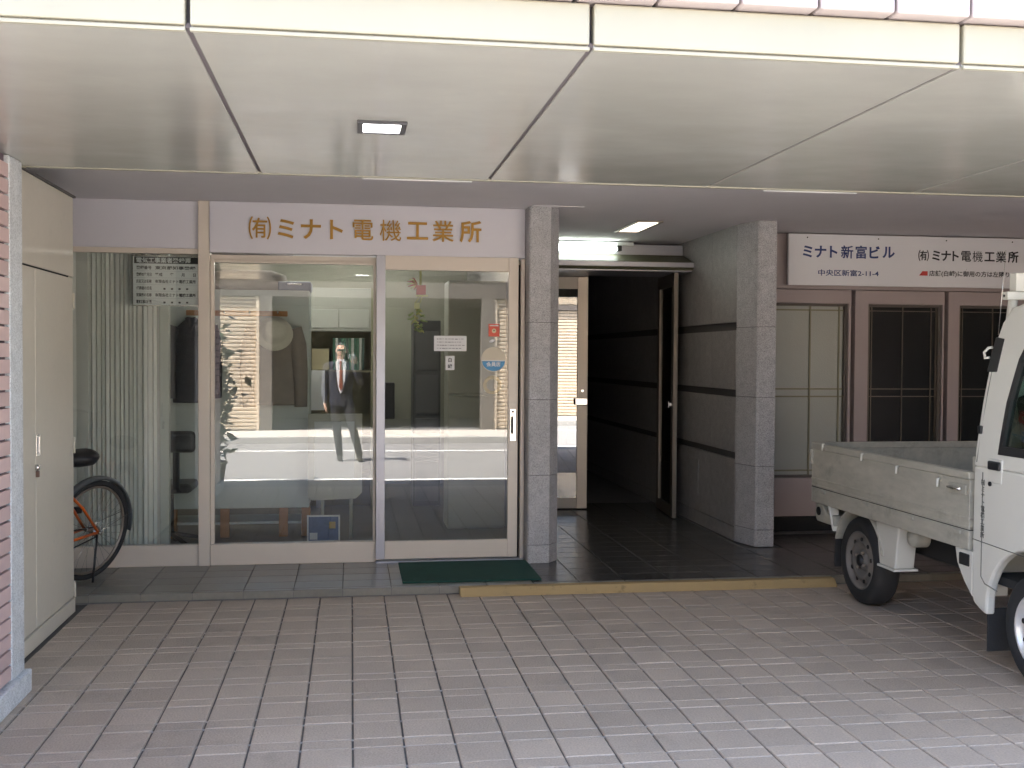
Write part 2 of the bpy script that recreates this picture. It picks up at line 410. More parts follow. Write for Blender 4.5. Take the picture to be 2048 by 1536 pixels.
for (y0, y1, me) in rows:
    if y1 - y0 < 0.03 or y0 < 2.72: continue
    k0 = -16 if y0 > 5.0 else -8
    for k in range(k0, 32):
        xc = (k + 0.5) * TX + 0.008
        if xc > 6.25: continue
        if -2.0 < xc < -1.5 and y0 < 6.6: continue
        yc = (y0 + y1) / 2
        d = Vector((xc, yc, -CAM_H)); z = d.dot(FWD); px = 1024 + FPX * d.dot(RIGHT) / z; py = 768 - FPX * d.dot(UPV) / z
        vis = -60 < px < 2110 and py < 1580 and not (px > 1960 and py < 1400)
        area = (y1 - y0) * TX / z**3
        cand.append((not vis, -area, xc, yc, y1 - y0, me))
cand.sort(key=lambda t: t[:2])
rest = MB()
for i, (nv, _, xc, yc, dd, me) in enumerate(cand):
    full = dd / (T1 if me is tm_long else T2)
    dz = random.uniform(-0.0016, 0.0012)
    if i < 300:
        o = inst('paving_tile', me, paving, (xc, yc, dz), (1, full, 1))
        o.rotation_euler = (random.gauss(0, 0.0022), random.gauss(0, 0.0022), random.gauss(0, 0.0018))
    else:
        w, d2 = (TX-0.0075)/2, (dd-0.004)/2; c = 0.0035
        bm = rest.bm
        r0 = [(-w,-d2,-.03),(w,-d2,-.03),(w,d2,-.03),(-w,d2,-.03)]; r1 = [(a,b_,-c) for a,b_,_ in r0]
        r2 = [(-w+c,-d2+c,0),(w-c,-d2+c,0),(w-c,d2-c,0),(-w+c,d2-c,0)]
        V = [[bm.verts.new((xc+a, yc+b_, dz+z_)) for (a,b_,z_) in r] for r in (r0,r1,r2)]
        for q in range(2):
            for j in range(4): rest._f([V[q][j],V[q][(j+1)%4],V[q+1][(j+1)%4],V[q+1][j]])
        rest._f(V[2])
tag(rest.build('far_paving_tiles', m_tile, paving), kind='stuff')
mj = MB()
for (y0, y1, me) in rows:
    if y0 < 2.72: continue
    x = -1.45 if y0 < 6.6 else -3.0
    while x < 6.3:
        w = random.uniform(0.15, 0.8)
        if random.random() < 0.52: mj.box(x, x + w, y0 - 0.0019, y0 + 0.0019, -0.012, -0.0022)
        x += w
tag(mj.build('mortar_joints', m_mortar, paving), kind='stuff')

# ---- raised step in front of shop and entrance
st = MB(); st.box(-3.2, 6.4, 6.735, 14.8, -0.05, 0.042)
step = tag(st.build('raised_step', m_stepj), kind='structure')
sw, sd = 0.302, 0.202
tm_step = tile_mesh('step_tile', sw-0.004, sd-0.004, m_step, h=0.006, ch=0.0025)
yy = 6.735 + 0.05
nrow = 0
tm_step_shade = tile_mesh('step_tile', sw-0.004, sd-0.004, m_step_shade, h=0.006, ch=0.0025)
while yy + sd < 10.6:
    for k in range(-11, 22):
        xc = k * sw + 0.10
        if yy > 7.42 and xc < 1.40: continue
        if yy > 7.7 and not (1.40 < xc < 3.05) and not (xc > 3.2 and yy < 8.4): continue
        if xc > 6.3: continue
        inst('step_tile', tm_step_shade if xc > 1.15 else tm_step, step, (xc, yy + sd/2, 0.05))
    yy += sd; nrow += 1
tm_nose = tile_mesh('step_nosing', sw-0.004, 0.052, m_step, h=0.045, ch=0.004)
for k in range(-11, 22):
    if k*sw+0.1 < 6.25: inst('step_nosing', tm_nose, step, (k*sw+0.10, 6.735+0.021, 0.0505))

# ================================================================== BUILDING
bld = thing('office_building', 'office building with cream soffit, grey granite pillars and recessed ground floor', 'building', (0, 7.6, 0))
def bpart(mb, name, M, bevel=0.0, parent=None):
    o = mb.build(name, M, None, bevel)
    o.parent = parent if parent is not None else bld
    p = o.parent; off = Vector((0,0,0))
    while p is not None: off += p.location; p = p.parent
    o.location = -off
    return o
def W(o, par):
    """parent a world-space mesh under par without moving it"""
    o.parent = par; p = par; off = Vector((0,0,0))
    while p is not None: off += p.location; p = p.parent
    o.location = o.location - off
    return o
SOF = 2.34; CEIL = 2.55; EAVE = 2.895
# unseen roof mass, kept low so its shadow stops short on the road
bpart(MB().box(-7, 9, 3.02, 15, 2.62, 3.3), 'unseen_roof_mass', m_whitetile)
# soffit panels
xs = [-1.49, -0.42, 0.645, 1.73, 2.80, 3.87, 4.94, 6.01, 6.4]
sof = bpart(MB().box(-1.75, 6.4, 2.93, 5.09, SOF+0.022, SOF+0.05), 'soffit', m_seal)
for i in range(len(xs)-1):
    bpart(MB().box(xs[i]+0.0075, xs[i+1]-0.0075, EAVE+0.004, 5.10, SOF, SOF+0.02), 'soffit_panel', m_soffit, 0.003, sof)
    if i: bpart(MB().box(xs[i]-0.0073, xs[i]+0.0073, EAVE+0.006, 5.098, SOF+0.006, SOF+0.019), 'sealant_joint', m_seal, 0, sof)
bpart(MB().box(-3.0, 6.4, 5.102, 5.13, SOF-0.004, CEIL+0.03), 'soffit_upstand', m_fascia, 0.003)
# fascia
fas = bpart(MB().box(-6.5, 8, 2.925, 3.019, SOF+0.02, 2.62), 'fascia', m_seal)
fx = [-4.7,-3.63,-2.56] + xs + [7.1, 8.0]
for i in range(len(fx)-1):
    bpart(MB().box(fx[i]+0.006, fx[i+1]-0.006, EAVE-0.012, 2.924, SOF+0.010, SOF+0.122), 'fascia_panel', m_fascia, 0.006, fas)
    bpart(MB().box(fx[i]+0.006, fx[i+1]-0.006, EAVE-0.012, EAVE+0.003, SOF-0.006, SOF+0.004), 'drip_edge', m_fascia, 0.002, fas)
tw = 0.2265; wt = MB().box(-(tw-0.008)/2, (tw-0.008)/2, 0, 0.10, 0, 0.128).mesh('facade_tile', m_whitetile)
x = 1.73 + tw/2 - 28*tw
while x < 7.5:
    for q in range(2):
        if True:
            o = inst('facade_tile', wt, fas, Vector((x, 2.835, SOF+0.126+q*0.134)) - fas.location - bld.location); o.location = Vector((x, 2.835, SOF+0.126+q*0.134)) - bld.location - fas.location
            bv = o.modifiers.new('bevel','BEVEL'); bv.width = 0.007; bv.segments = 2
    x += tw
# ceiling
bpart(MB().box(-3.2, 6.4, 5.131, 15, CEIL, 2.619), 'ceiling', m_ceil)
# access hatch line near pillar
bpart(MB().box(1.24, 1.60, 7.36, 7.42, CEIL-0.006, CEIL-0.001), 'ceiling_trim', m_ceil)

# ---- left portico side wall, clad in pink tiles with pale granite edge
lw = bpart(MB().box(-1.75, -1.452, 2.93, 4.82, 0.0, 2.36), 'side_wall', m_pinkj)
bpart(MB().box(-1.75, -1.43, 4.822, 5.0, 0.10, SOF-0.001), 'granite_edge', m_trim, 0.006, lw)
bpart(MB().box(-1.75, -1.405, 2.90, 5.02, 0.0, 0.10), 'granite_plinth', m_trim, 0.006, lw)
ptw, pth = 0.245, 0.0687
pm = MB().box(-0.02, 0, 0, ptw-0.008, 0, pth-0.011).mesh('wall_tile', m_pink)
restt = MB(); yy = 4.818
c = 0
while yy - ptw > 2.9:
    zz = 0.112
    while zz + pth < SOF:
        if c < 2:
            o = bpy.data.objects.new('wall_tile', pm); COL.objects.link(o); o.parent = lw; o.location = Vector((-1.432 + random.uniform(-.0015,.0015), yy-ptw+0.006, zz)) - bld.location - lw.location
        else: restt.box(-1.452, -1.432, yy-ptw+0.006, yy-0.002, zz, zz+pth-0.011)
        zz += pth
    yy -= ptw; c += 1
bpart(MB().box(-1.76, -1.448, 2.915, 2.929, 0.101, 2.36), 'end_cladding', m_trim, 0, lw)
tag(bpart(restt, 'street_side_wall_tiles', m_pink, 0, lw), kind='stuff')
bpart(MB().box(-7, -1.76, 2.95, 3.2, 0, 2.4), 'street_wall', m_pink)
bpart(MB().box(-3.2, -3.0, 3.21, 7.5, 0, 2.56), 'recess_wall', m_whitetile)
bpart(MB().box(-3.0, -1.76, 4.8, 4.99, 0.0, 2.56), 'recess_wall', m_cream)
bpart(MB().box(6.402, 6.6, 2.95, 15, 0, 2.62), 'party_wall', m_pink)

# ---- granite pillars
Z_C = [0.05, 0.18, 0.67, 1.20, 1.74, CEIL]
def pillar(outl):
    pz = bpart(MB().prism([(cx + (x-cx)*0.96, cyy + (y-cyy)*0.96) for (x,y) in outl for cx,cyy in [(sum(p[0] for p in outl)/len(outl), sum(p[1] for p in outl)/len(outl))]], 'z', 0.05, CEIL), 'pillar', m_band)
    for i in range(5):
        bpart(MB().prism(outl, 'z', Z_C[i]+0.0015, Z_C[i+1]-0.0015), 'granite_block', m_granite, 0.003, pz)
    return pz
pillar([(1.222,7.64),(1.222,7.41),(1.232,7.40),(1.375,7.40),(1.45,7.50),(1.45,7.64)])
pillar([(3.0,8.10),(3.065,7.86),(3.08,7.85),(3.215,7.85),(3.215,8.13),(3.0,8.13)])
# thin bright arris between the faces (polished edge strips)
# ---- granite clad wall of the entrance passage
gw = bpart(MB().box(3.03, 3.216, 8.133, 14.8, 0.05, CEIL), 'passage_wall', m_band)
gz = [(0.05,0.16),(0.165,0.70),(0.755,1.19),(1.25,1.72),(1.785,CEIL)]
for (a, b_) in gz:
    for (ya, yb) in ((8.133, 8.72),(8.723, 9.30),(9.303, 10.2),(10.203, 11.4),(11.403, 13.0),(13.003,14.8)):
        if yb < 9.4 or True:
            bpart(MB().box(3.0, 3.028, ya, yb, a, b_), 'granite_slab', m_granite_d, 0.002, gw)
bpart(MB().box(2.993, 2.9995, 9.02, 9.24, 0.30, 0.62), 'access_cover', m_granite_d, 0.002, gw)
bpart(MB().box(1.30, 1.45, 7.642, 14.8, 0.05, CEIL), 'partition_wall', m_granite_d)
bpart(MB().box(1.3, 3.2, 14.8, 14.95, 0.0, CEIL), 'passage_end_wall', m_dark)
# ---- right hand front wall with the gridded windows
RY = 8.60
rw = bpart(MB().box(3.2, 6.4, RY+0.10, RY+0.2, 0.0, CEIL), 'front_wall', m_mauve_d)
bpart(MB().box(3.218, 6.4, RY-0.03, RY+0.098, 0.044, 0.165), 'wall_plinth', m_blackm, 0.004, rw)
wins = [(3.30, 4.165), (4.345, 5.02), (5.18, 5.86)]
WZ0, WZ1 = 0.49, 1.965
bpart(MB().box(3.218, 6.4, RY, RY+0.099, 2.085, CEIL-0.001), 'wall_panel', m_mauve, 0.003, rw)
pan = [(3.218, 4.19), (4.225, 5.04), (5.075, 6.4)]
for (a, b_), (wa, wb) in zip(pan, wins):
    bpart(MB().prism([(a,0.167),(b_,0.167),(b_,2.08),(a,2.08)], 'y', RY, RY+0.098, holes=[[(wa,WZ0),(wb,WZ0),(wb,WZ1),(wa,WZ1)]]), 'wall_panel', m_mauve, 0.003, rw)
m_frameA = mat('olive_bronze', (0.20,0.185,0.11), 0.45)
m_frameB = mat('bronze_bars', (0.13,0.105,0.075), 0.4, 0.2)
for i, (wa, wb) in enumerate(wins):
    fm = m_frameA if i == 0 else m_frameB
    w = bpart(MB().prism([(wa+.001,WZ0+.001),(wb-.001,WZ0+.001),(wb-.001,WZ1-.001),(wa+.001,WZ1-.001)], 'y', RY+0.03, RY+0.08, holes=[[(wa+.022,WZ0+.022),(wb-.022,WZ0+.022),(wb-.022,WZ1-.022),(wa+.022,WZ1-.022)]]), 'window', m_mauve_d)
    bpart(MB().box(wa+.015, wb-.015, RY+0.06, RY+0.07, WZ0+.015, WZ1-.015), 'pane', m_frost if i == 0 else m_wglass, 0, w)
    cx = 3.845 if i == 0 else (wa+wb)/2
    t = 0.006 if i == 0 else 0.0035
    yb = RY+0.048
    vx = [wa+0.034, wa+0.055, cx, wb-0.075, wb-0.03]
    if i == 0: vx = [wa+0.03, cx, wb-0.06, wb-0.012]
    for v in vx: bpart(MB().box(v-t, v+t, yb, yb+0.010, WZ0+.022, WZ1-.022), 'glazing_bar', fm, 0, w)
    for hz in (WZ0+0.012, WZ0+0.06, 1.178, 1.242, WZ1-0.055, WZ1-0.012):
        bpart(MB().box(wa+.022, wb-.022, yb-0.003, yb+0.008, hz-t, hz+t), 'glazing_bar', fm, 0, w)

# ---- shop interior shell
ish = bpart(MB().box(-3.2, 1.3, 12.2, 12.35, 0.0, CEIL), 'shop_rear_wall', m_shopwall)
bpart(MB().box(-3.2, -3.02, 7.7, 12.2, 0.0, CEIL), 'shop_side_wall', m_shopwall)
sf = MB(); sf.quad((-3.0,7.68,0.047),(1.299,7.68,0.047),(1.299,12.2,0.047),(-3.0,12.2,0.047)); tag(sf.build('shop_floor', m_shopfloor), kind='structure')

# ================================================================== SHOPFRONT
SY = 7.60
sh = thing('shopfront', 'champagne aluminium shopfront with large glass panes and a sliding door', 'shopfront', (0, SY, 0.05))
def spart(mb, name, M, bevel=0.002, parent=None):
    return bpart(mb, name, M, bevel, parent if parent is not None else sh)
XL, XP0, XP1, XR0, XR1 = -3.0, -1.035, -0.958, 0.165, 1.215
spart(MB().box(XL, XP0-0.001, SY+0.012, SY+0.05, 2.225, CEIL-0.002), 'header_panel', m_fasc_w)
spart(MB().box(XL, XP0-0.001, SY, SY+0.06, 2.188, 2.2235), 'head_rail', m_alu)
spart(MB().box(XP0, XP1, SY-0.03, SY+0.07, 0.05, CEIL-0.001), 'mullion', m_alu, 0.004)
spart(MB().box(XL, XP0-0.001, SY-0.012, SY+0.06, 0.05, 0.195), 'sill', m_alu, 0.004)
def pane(x0, x1, y, z0, z1, parent=None, M=None):
    b = MB(); b.box(x0, x1, y, y+0.006, z0, z1, 1)
    b.bm.faces.ensure_lookup_table()
    for f in b.bm.faces:
        f.normal_update()
        if f.calc_center_median().y < y + 0.001: f.material_index = 0
    return spart(b, 'pane', [M or m_glass, m_glass_in], 0, parent)
pane(XL, XP0-0.002, SY+0.025, 0.18, 2.20)
# fixed pane right of the mullion
spart(MB().box(XP1+0.001, XR1, SY+0.03, SY+0.07, 2.155, 2.19), 'head_rail', m_alu)
spart(MB().box(XP1+0.001, 0.21, SY-0.015, SY+0.06, 0.05, 0.195), 'sill', m_alu, 0.004)
spart(MB().box(XP1+0.001, XP1+0.026, SY+0.005, SY+0.05, 0.196, 2.154), 'glazing_bead', m_alu)
spart(MB().box(0.150, 0.168, SY+0.003, SY+0.05, 0.196, 2.154), 'glazing_bead', m_alu)
spart(MB().box(XP1+0.027, 0.149, SY+0.003, SY+0.05, 2.135, 2.153), 'glazing_bead', m_alu)
pane(XP1+0.02, 0.16, SY+0.025, 0.185, 2.145)
spart(MB().box(0.17, XR1, SY-0.075, SY+0.02, 0.05, 0.064), 'door_track', m_alu_g)
spart(MB().box(1.188, 1.216, SY-0.06, SY+0.06, 0.065, CEIL-0.36), 'jamb', m_alu)
spart(MB().box(1.172, 1.187, SY-0.012, SY+0.03, 0.065, 2.154), 'gap_strip', m_blackm, 0)  # black strip in the gap between door and jamb
# sliding door leaf
door = thing('sliding_door', None, None, (0.67, SY-0.03, 0.07)); door.parent = sh; door.location = Vector((0.67, SY-0.03, 0.07)) - sh.location
D0, D1, DY = 0.170, 1.170, SY-0.058
spart(MB().box(D0, D0+0.062, DY, DY+0.045, 0.075, 2.20), 'stile', m_alu_g, 0.003, door)  # grey tone stands in for cool side light on this stile
spart(MB().box(D1-0.070, D1, DY, DY+0.045, 0.075, 2.20), 'stile', m_alu, 0.003, door)
spart(MB().box(D0+0.0625, D1-0.0705, DY+0.002, DY+0.043, 2.10, 2.199), 'top_rail', m_alu, 0.003, door)
spart(MB().box(D0+0.0625, D1-0.0705, DY+0.002, DY+0.043, 0.076, 0.20), 'bottom_rail', m_alu, 0.003, door)
pane(D0+0.055, D1-0.063, DY+0.02, 0.19, 2.11, door)
hz = at(1027, 850, DY).z
hp = spart(MB().box(1.112, 1.156, DY-0.006, DY-0.0005, hz-0.115, hz+0.115), 'handle_plate', m_steel_b, 0.004, door)
spart(MB().path([(1.128,DY-0.008,hz-0.06),(1.128,DY-0.028,hz-0.05),(1.128,DY-0.028,hz+0.05),(1.128,DY-0.008,hz+0.06)], 0.006, 8), 'handle', m_black, 0, hp)
spart(MB().lathe([(0.008,0),(0.008,-0.01)], (1.134, DY-0.006, hz+0.095), 'y', 12), 'lock_cylinder', m_black, 0, hp)

# ---- shop sign with gold letters
sg = thing('shop_sign', 'pale shop sign board with raised gold Japanese letters above the glass front', 'sign', (0.13, SY-0.04, 2.2))
W(MB().box(XP1+0.001, XR1+0.003, SY-0.045, SY+0.02, 2.198, CEIL-0.003).build('board', m_fasc_w, None, 0.003), sg)
for ch, px in zip('㈲ミナト電機工業所', (520,572,622,673,726,781,835,886,941)):
    p = at(px, 457 + (px-520)*0.016, SY-0.047)
    s = 0.158
    me = text_mesh(ch, s, 0.006, 0.0 if ch == '機' else (0.0028 if ch not in '電業㈲' else 0.0010)); me.materials.clear(); me.materials.append(m_gold)
    vx = [v.co.x for v in me.vertices]; vy = [v.co.y for v in me.vertices]
    o = bpy.data.objects.new('letter', me); COL.objects.link(o); o.rotation_euler = (math.pi/2, 0, 0)
    if ch == '㈲': o.scale = (1.0, 1.06, 1)
    o.location = (p.x - (max(vx)+min(vx))/2, SY-0.0525, p.z - (max(vy)+min(vy))/2)
    W(o, sg)

# ---- registration board hung behind the left pane
rb0 = at(266, 511, SY+0.05); rb1 = at(396, 611, SY+0.05)
rg = thing('registration_board', 'white framed registration board with black heading hung behind the left shop pane', 'notice board', ((rb0.x+rb1.x)/2, SY+0.05, rb1.z))
bw = rb1.x - rb0.x + 0.05; bx0 = rb0.x; bx1 = bx0 + bw; bz0, bz1 = rb1.z, rb0.z
m_board = mat('board_face', (0.78,0.80,0.80), 0.4)
W(MB().box(bx0, bx1, SY+0.047, SY+0.06, bz0, bz1).build('board', m_board, None, 0.002), rg)
fr = MB(); fr.prism([(bx0-.008,bz0-.008),(bx1,bz0-.008),(bx1,bz1+.004),(bx0-.008,bz1+.004)], 'y', SY+0.042, SY+0.062, holes=[[(bx0,bz0),(bx1-.008,bz0),(bx1-.008,bz1-.004),(bx0,bz1-.004)]])
W(fr.build('frame', m_steel_b), rg)
W(MB().box(bx0+0.008, bx1-0.012, SY+0.0445, SY+0.0468, bz1-0.052, bz1-0.006).build('heading_band', m_ink), rg)
def btxt(s, x, z, size, M, fit=None):
    o = text(s, size, M, None, (x, SY+0.0438 if M is m_board else SY+0.0462, z), fit=fit, offset=0.0006); W(o, rg)
btxt('電気工事業者登録票', bx0+0.022, bz1-0.044, 0.038, m_board, fit=0.36)
rh = (bz1 - 0.056 - bz0) / 6
left = ['登録番号','登録の年月日','氏名又は名称','代表者の氏名','営業所の名称','電気工事の種類']
right = ['東京都知事登録','平成　　年　　月　　日','有限会社ミナト電機工業所','','有限会社ミナト電機工業所','']
for i in range(6):
    zt = bz1 - 0.056 - (i+1)*rh
    W(MB().box(bx0+0.006, bx1-0.012, SY+0.0455, SY+0.0468, zt-0.0008, zt+0.0006).build('rule', m_alu_g), rg)
    btxt(left[i], bx0+0.022, zt+0.012, 0.026, m_ink, fit=0.10)
    if right[i]: btxt(right[i], bx0+0.145, zt+0.012, 0.026, m_ink, fit=0.27)
    else:
        for k in range(4): W(MB().box(bx0+0.20+k*0.05, bx0+0.214+k*0.05, SY+0.0455, SY+0.0468, zt+0.012, zt+0.024).build('mark', m_ink), rg)

# ---- stickers and notices on the sliding door glass
GY = DY + 0.0165
def notice(name, label, cat, px0, py0, px1, py1, M, y=GY):
    a = at(px0, py1, y); b_ = at(px1, py0, y)
    t = thing(name, label, cat, ((a.x+b_.x)/2, y, a.z))
    W(MB().box(a.x, b_.x, y-0.0012, y, a.z, b_.z).build('sheet', M), t)
    return t, a, b_
t, a, b_ = notice('paper_notice', 'white paper notice with lines of small writing taped on the sliding door glass', 'notice', 868, 672, 933, 702, m_paper)
m_pencil = mat('grey_writing', (0.22,0.22,0.24), 0.8)
for i in range(4):
    z = b_.z - 0.02 - i*0.022; x = a.x + 0.02
    while x < b_.x - 0.03 - 0.02*(i % 2):
        w = random.uniform(0.006, 0.022); W(MB().box(x, x+w, GY-0.0018, GY-0.0013, z-0.003-random.uniform(0,.003), z).build('writing', m_pencil), t); x += w + random.uniform(0.003, 0.009)
t, a, b_ = notice('name_plate', 'small upright white name plate with two characters on the sliding door glass', 'name plate', 891, 712, 909, 740, m_paper)
for ch, f in (('白', 0.60), ('崎', 0.14)):
    o = text(ch, 0.032, m_ink, None, ((a.x+b_.x)/2, GY-0.0016, a.z + (b_.z-a.z)*f), align='CENTER', extrude=0.0003, offset=0.0006); W(o, t)
t, a, b_ = notice('red_sticker', 'square red sticker with a small pale emblem near the door stile', 'sticker', 977, 648, 999, 673, mat('red_sticker', (0.62,0.09,0.05), 0.5))
cx, cz = (a.x+b_.x)/2, a.z + (b_.z-a.z)*0.45
W(MB().lathe([(0.016,0),(0.016,-0.0008)], (cx, GY-0.0013, cz), 'y', 20).build('emblem', mat('emblem_cream', (0.66,0.55,0.36), 0.5)), t)
W(MB().lathe([(0.006,0),(0.006,-0.0008)], (cx, GY-0.0022, cz+0.003), 'y', 12).build('emblem_centre', mat('emblem_green', (0.12,0.22,0.12), 0.5)), t)
W(MB().box(a.x+0.008, b_.x-0.008, GY-0.0018, GY-0.0013, b_.z-0.016, b_.z-0.008).build('stripe', m_paper), t)
# round member-shop sticker
c0 = at(987, 719, GY); R = 0.088
t = thing('round_sticker', 'round shop membership sticker, cream above and blue below, on the door glass', 'sticker', (c0.x, GY, c0.z-R))
W(MB().lathe([(R,0),(R,-0.001)], (c0.x, GY-0.0002, c0.z), 'y', 48).build('disc', mat('sticker_cream', (0.60,0.54,0.42), 0.5)), t)
half = [(c0.x + R*0.92*math.cos(q), c0.z - 0.012 + 0.0 + R*0.92*math.sin(q)*0.86) for q in [math.pi + math.pi*k/24 for k in range(25)]]
W(MB().prism(half, 'y', GY-0.0019, GY-0.0013).build('blue_half', mat('sticker_blue', (0.07,0.28,0.52), 0.5)), t)
W(MB().box(c0.x-R*0.98, c0.x+R*0.98, GY-0.002, GY-0.0013, c0.z-0.011, c0.z-0.004).build('white_stripe', m_paper), t)
o = text('会員店', 0.034, m_paper, None, (c0.x, GY-0.0023, c0.z-0.046), align='CENTER', extrude=0.0003, offset=0.0008); W(o, t)
c1 = at(984, 682, GY)
t = tag(MB().loft([(0,0,-0.001,0.022,0.010),(0,0,0.0,0.022,0.010)], n=20).build('white_highlight', m_paper), 'tiny oval white highlight painted between the red and the round sticker', 'sticker')  # small highlight on the glass, modelled as a white oval
t.location = (c1.x, GY-0.001, c1.z); t.rotation_euler = (math.pi/2, math.radians(-20), 0)
c2 = at(985, 770, GY)
ring = MB(); outr = [(c2.x+0.066*math.cos(q), c2.z+0.066*math.sin(q)) for q in [2*math.pi*k/32 for k in range(32)]]; inr = [(c2.x+0.042*math.cos(q), c2.z+0.042*math.sin(q)) for q in [2*math.pi*k/32 for k in range(32)]]
ring.prism(outr, 'y', GY+0.009, GY+0.010, holes=[inr]); tag(ring.build('ring_sticker', mat('yellow_ring', (0.30,0.22,0.05), 0.6)), 'faded yellow ring sticker below the round blue sticker', 'sticker')

# ---- door mat
tag(MB().box(0.325, 1.225, 6.835, 7.50, 0.0512, 0.062).build('door_mat', m_mat, None, 0.004), 'dark green bristle door mat in front of the sliding door', 'mat')
# ---- yellow timber strip at the foot of the step
yw = MB(); yw.prism([(6.625,0.001),(6.732,0.001),(6.732,0.051),(6.672,0.050)], 'x', 0.675, 3.16)
tag(yw.build('wooden_ramp_strip', m_yellow, None, 0.004), 'long yellow-painted timber ramp strip lying along the step edge', 'ramp')

# ================================================================== METAL CABINET
cb = thing('meter_cabinet', 'tall cream steel cabinet with two doors against the left wall', 'cabinet', (-1.76, 5.8, 0))
CX = -1.592; CZ = 2.40
def cpart(mb, name, M, bevel=0.003, parent=None): return bpart(mb, name, M, bevel, parent if parent is not None else cb)
cpart(MB().box(-1.94, CX-0.016, 5.03, 6.535, 0.0, CZ), 'carcass', m_cream)
cpart(MB().box(CX-0.0155, CX, 5.03, 6.535, 1.945, CZ), 'upper_panel', m_cream)
cpart(MB().box(CX-0.0155, CX+0.004, 5.03, 6.535, 0.0, 0.085), 'base_rail', m_cream)
for (a, b_, nm) in ((5.03, 5.775, 'l'), (5.779, 6.525, 'r')):
    d = cpart(MB().box(CX-0.0155, CX-0.001, a, b_, 0.092, 1.936), 'door', m_cream)
    if nm == 'r':
        p = atx(75, 890, CX)
        cpart(MB().prism([(p.y-0.035,p.z-0.055),(p.y+0.035,p.z-0.055),(p.y+0.035,p.z+0.055),(p.y-0.035,p.z+0.055)], 'x', CX-0.0009, CX+0.005, holes=[[(p.y-0.022,p.z-0.042),(p.y+0.022,p.z-0.042),(p.y+0.022,p.z+0.042),(p.y-0.022,p.z+0.042)]]), 'handle', m_steel_b, 0.001, d)
        cpart(MB().box(CX-0.0008, CX+0.0005, p.y-0.022, p.y+0.022, p.z-0.042, p.z+0.042), 'handle_recess', m_alu_g, 0, d)
        p = atx(72, 935, CX)
        cpart(MB().lathe([(0.016,0),(0.016,0.012),(0.009,0.02)], (CX-0.0009, p.y, p.z), 'x', 16), 'lock', m_steel_b, 0, d)
        cpart(MB().box(CX-0.0009, CX+0.016, p.y-0.006, p.y+0.010, p.z-0.05, p.z-0.018), 'padlock_body', mat('padlock_brown', (0.16,0.09,0.07), 0.5), 0.002, d)
        for py in (600, 895, 1190):
            q = atx(134, py, CX)
            cpart(MB().tube((CX+0.004, 6.527, q.z-0.045), (CX+0.004, 6.527, q.z+0.045), 0.006, n=8), 'hinge', m_cream, 0, d)
cpart(MB().box(-1.94, CX+0.012, 5.03, 6.55, CZ+0.0005, CZ+0.012), 'top_strip', m_band, 0)  # thin dark strip along the cabinet top
tag(cpart(MB().box(CX-0.012, CX-0.002, 5.35, 6.43, 1.9365, 1.9445), 'shadow_gap', m_blackm, 0))

# ================================================================== LIGHTS
# recessed square lamp in the soffit
lt = thing('soffit_lamp', 'lit square recessed lamp in the cream soffit', 'lamp', (0.107, 3.98, SOF))
W(MB().prism([(0.018,3.885),(0.196,3.885),(0.196,4.075),(0.018,4.075)], 'z', SOF-0.012, SOF-0.0005, holes=[[(0.04,3.905),(0.174,3.905),(0.174,4.055),(0.04,4.055)]]).build('trim', mat('lamp_trim', (0.10,0.10,0.11), 0.3, 0.5), None, 0.002), lt)
W(MB().box(0.04, 0.174, 3.905, 4.055, SOF-0.006, SOF-0.001).build('lens', m_lamp_on), lt)
# recessed long lamp in the passage ceiling
lt = thing('ceiling_lamp', 'dim warm rectangular recessed lamp in the grey passage ceiling', 'lamp', (2.27, 8.4, CEIL))
W(MB().prism([(2.16,8.03),(2.37,8.03),(2.37,8.74),(2.16,8.74)], 'z', CEIL-0.012, CEIL-0.0005, holes=[[(2.185,8.055),(2.345,8.055),(2.345,8.715),(2.185,8.715)]]).build('trim', m_steel, None, 0.002), lt)
W(MB().box(2.185, 2.345, 8.055, 8.715, CEIL-0.005, CEIL-0.001).build('lens', m_lamp_warm), lt)
# cove tubes behind the soffit edge
for k, (x0, x1, lab) in enumerate(((0.04, 0.58, 'slim cove lamp behind the soffit edge above the gold lettered sign'), (2.03, 2.54, 'slim cove lamp behind the soffit edge above the passage corner'))):
    t = thing('cove_lamp', lab, 'lamp', ((x0+x1)/2, 5.16, SOF-0.01), 0, 'cove lamps behind the soffit edge')
    W(MB().box(x0, x1, 5.133, 5.18, SOF+0.004, SOF+0.02).build('casing', m_fascia, None, 0.002), t)
    W(MB().tube((x0+0.01, 5.157, SOF+0.0015), (x1-0.01, 5.157, SOF+0.0015), 0.0065, n=10).build('tube', m_cove), t)
# fluorescent over the entrance canopy
ep = thing('entrance_canopy', 'stainless entrance door canopy spanning the passage under a fluorescent lamp', 'canopy', (2.2, 9.35, 2.28))
m_olive = mat('canopy_olive', (0.13,0.125,0.075), 0.5)
W(MB().prism([(9.20,2.295),(9.20,2.345),(9.22,2.345),(9.5,2.43),(9.98,2.43),(9.98,2.275),(9.23,2.275)], 'x', 1.452, 2.998).build('canopy_body', [m_olive], None, 0.003), ep)
W(MB().box(1.453, 2.996, 9.185, 9.199, 2.297, 2.340).build('front_lip', m_alu_g, None, 0.003), ep)
W(MB().box(1.453, 2.996, 9.24, 9.90, 2.262, 2.274).build('underside', m_alu_g, None, 0.002), ep)
W(MB().box(1.453, 2.996, 9.52, 9.62, 2.4305, 2.525).build('transom_rail', m_alu_g, None, 0.003), ep)
lt = thing('fluorescent_lamp', 'glowing fluorescent lamp above the entrance canopy', 'lamp', (1.9, 9.5, 2.44))
W(MB().box(1.455, 2.52, 9.47, 9.515, 2.505, 2.54).build('batten', mat('lamp_white', (0.7,0.72,0.7), 0.4), None, 0.004), lt)
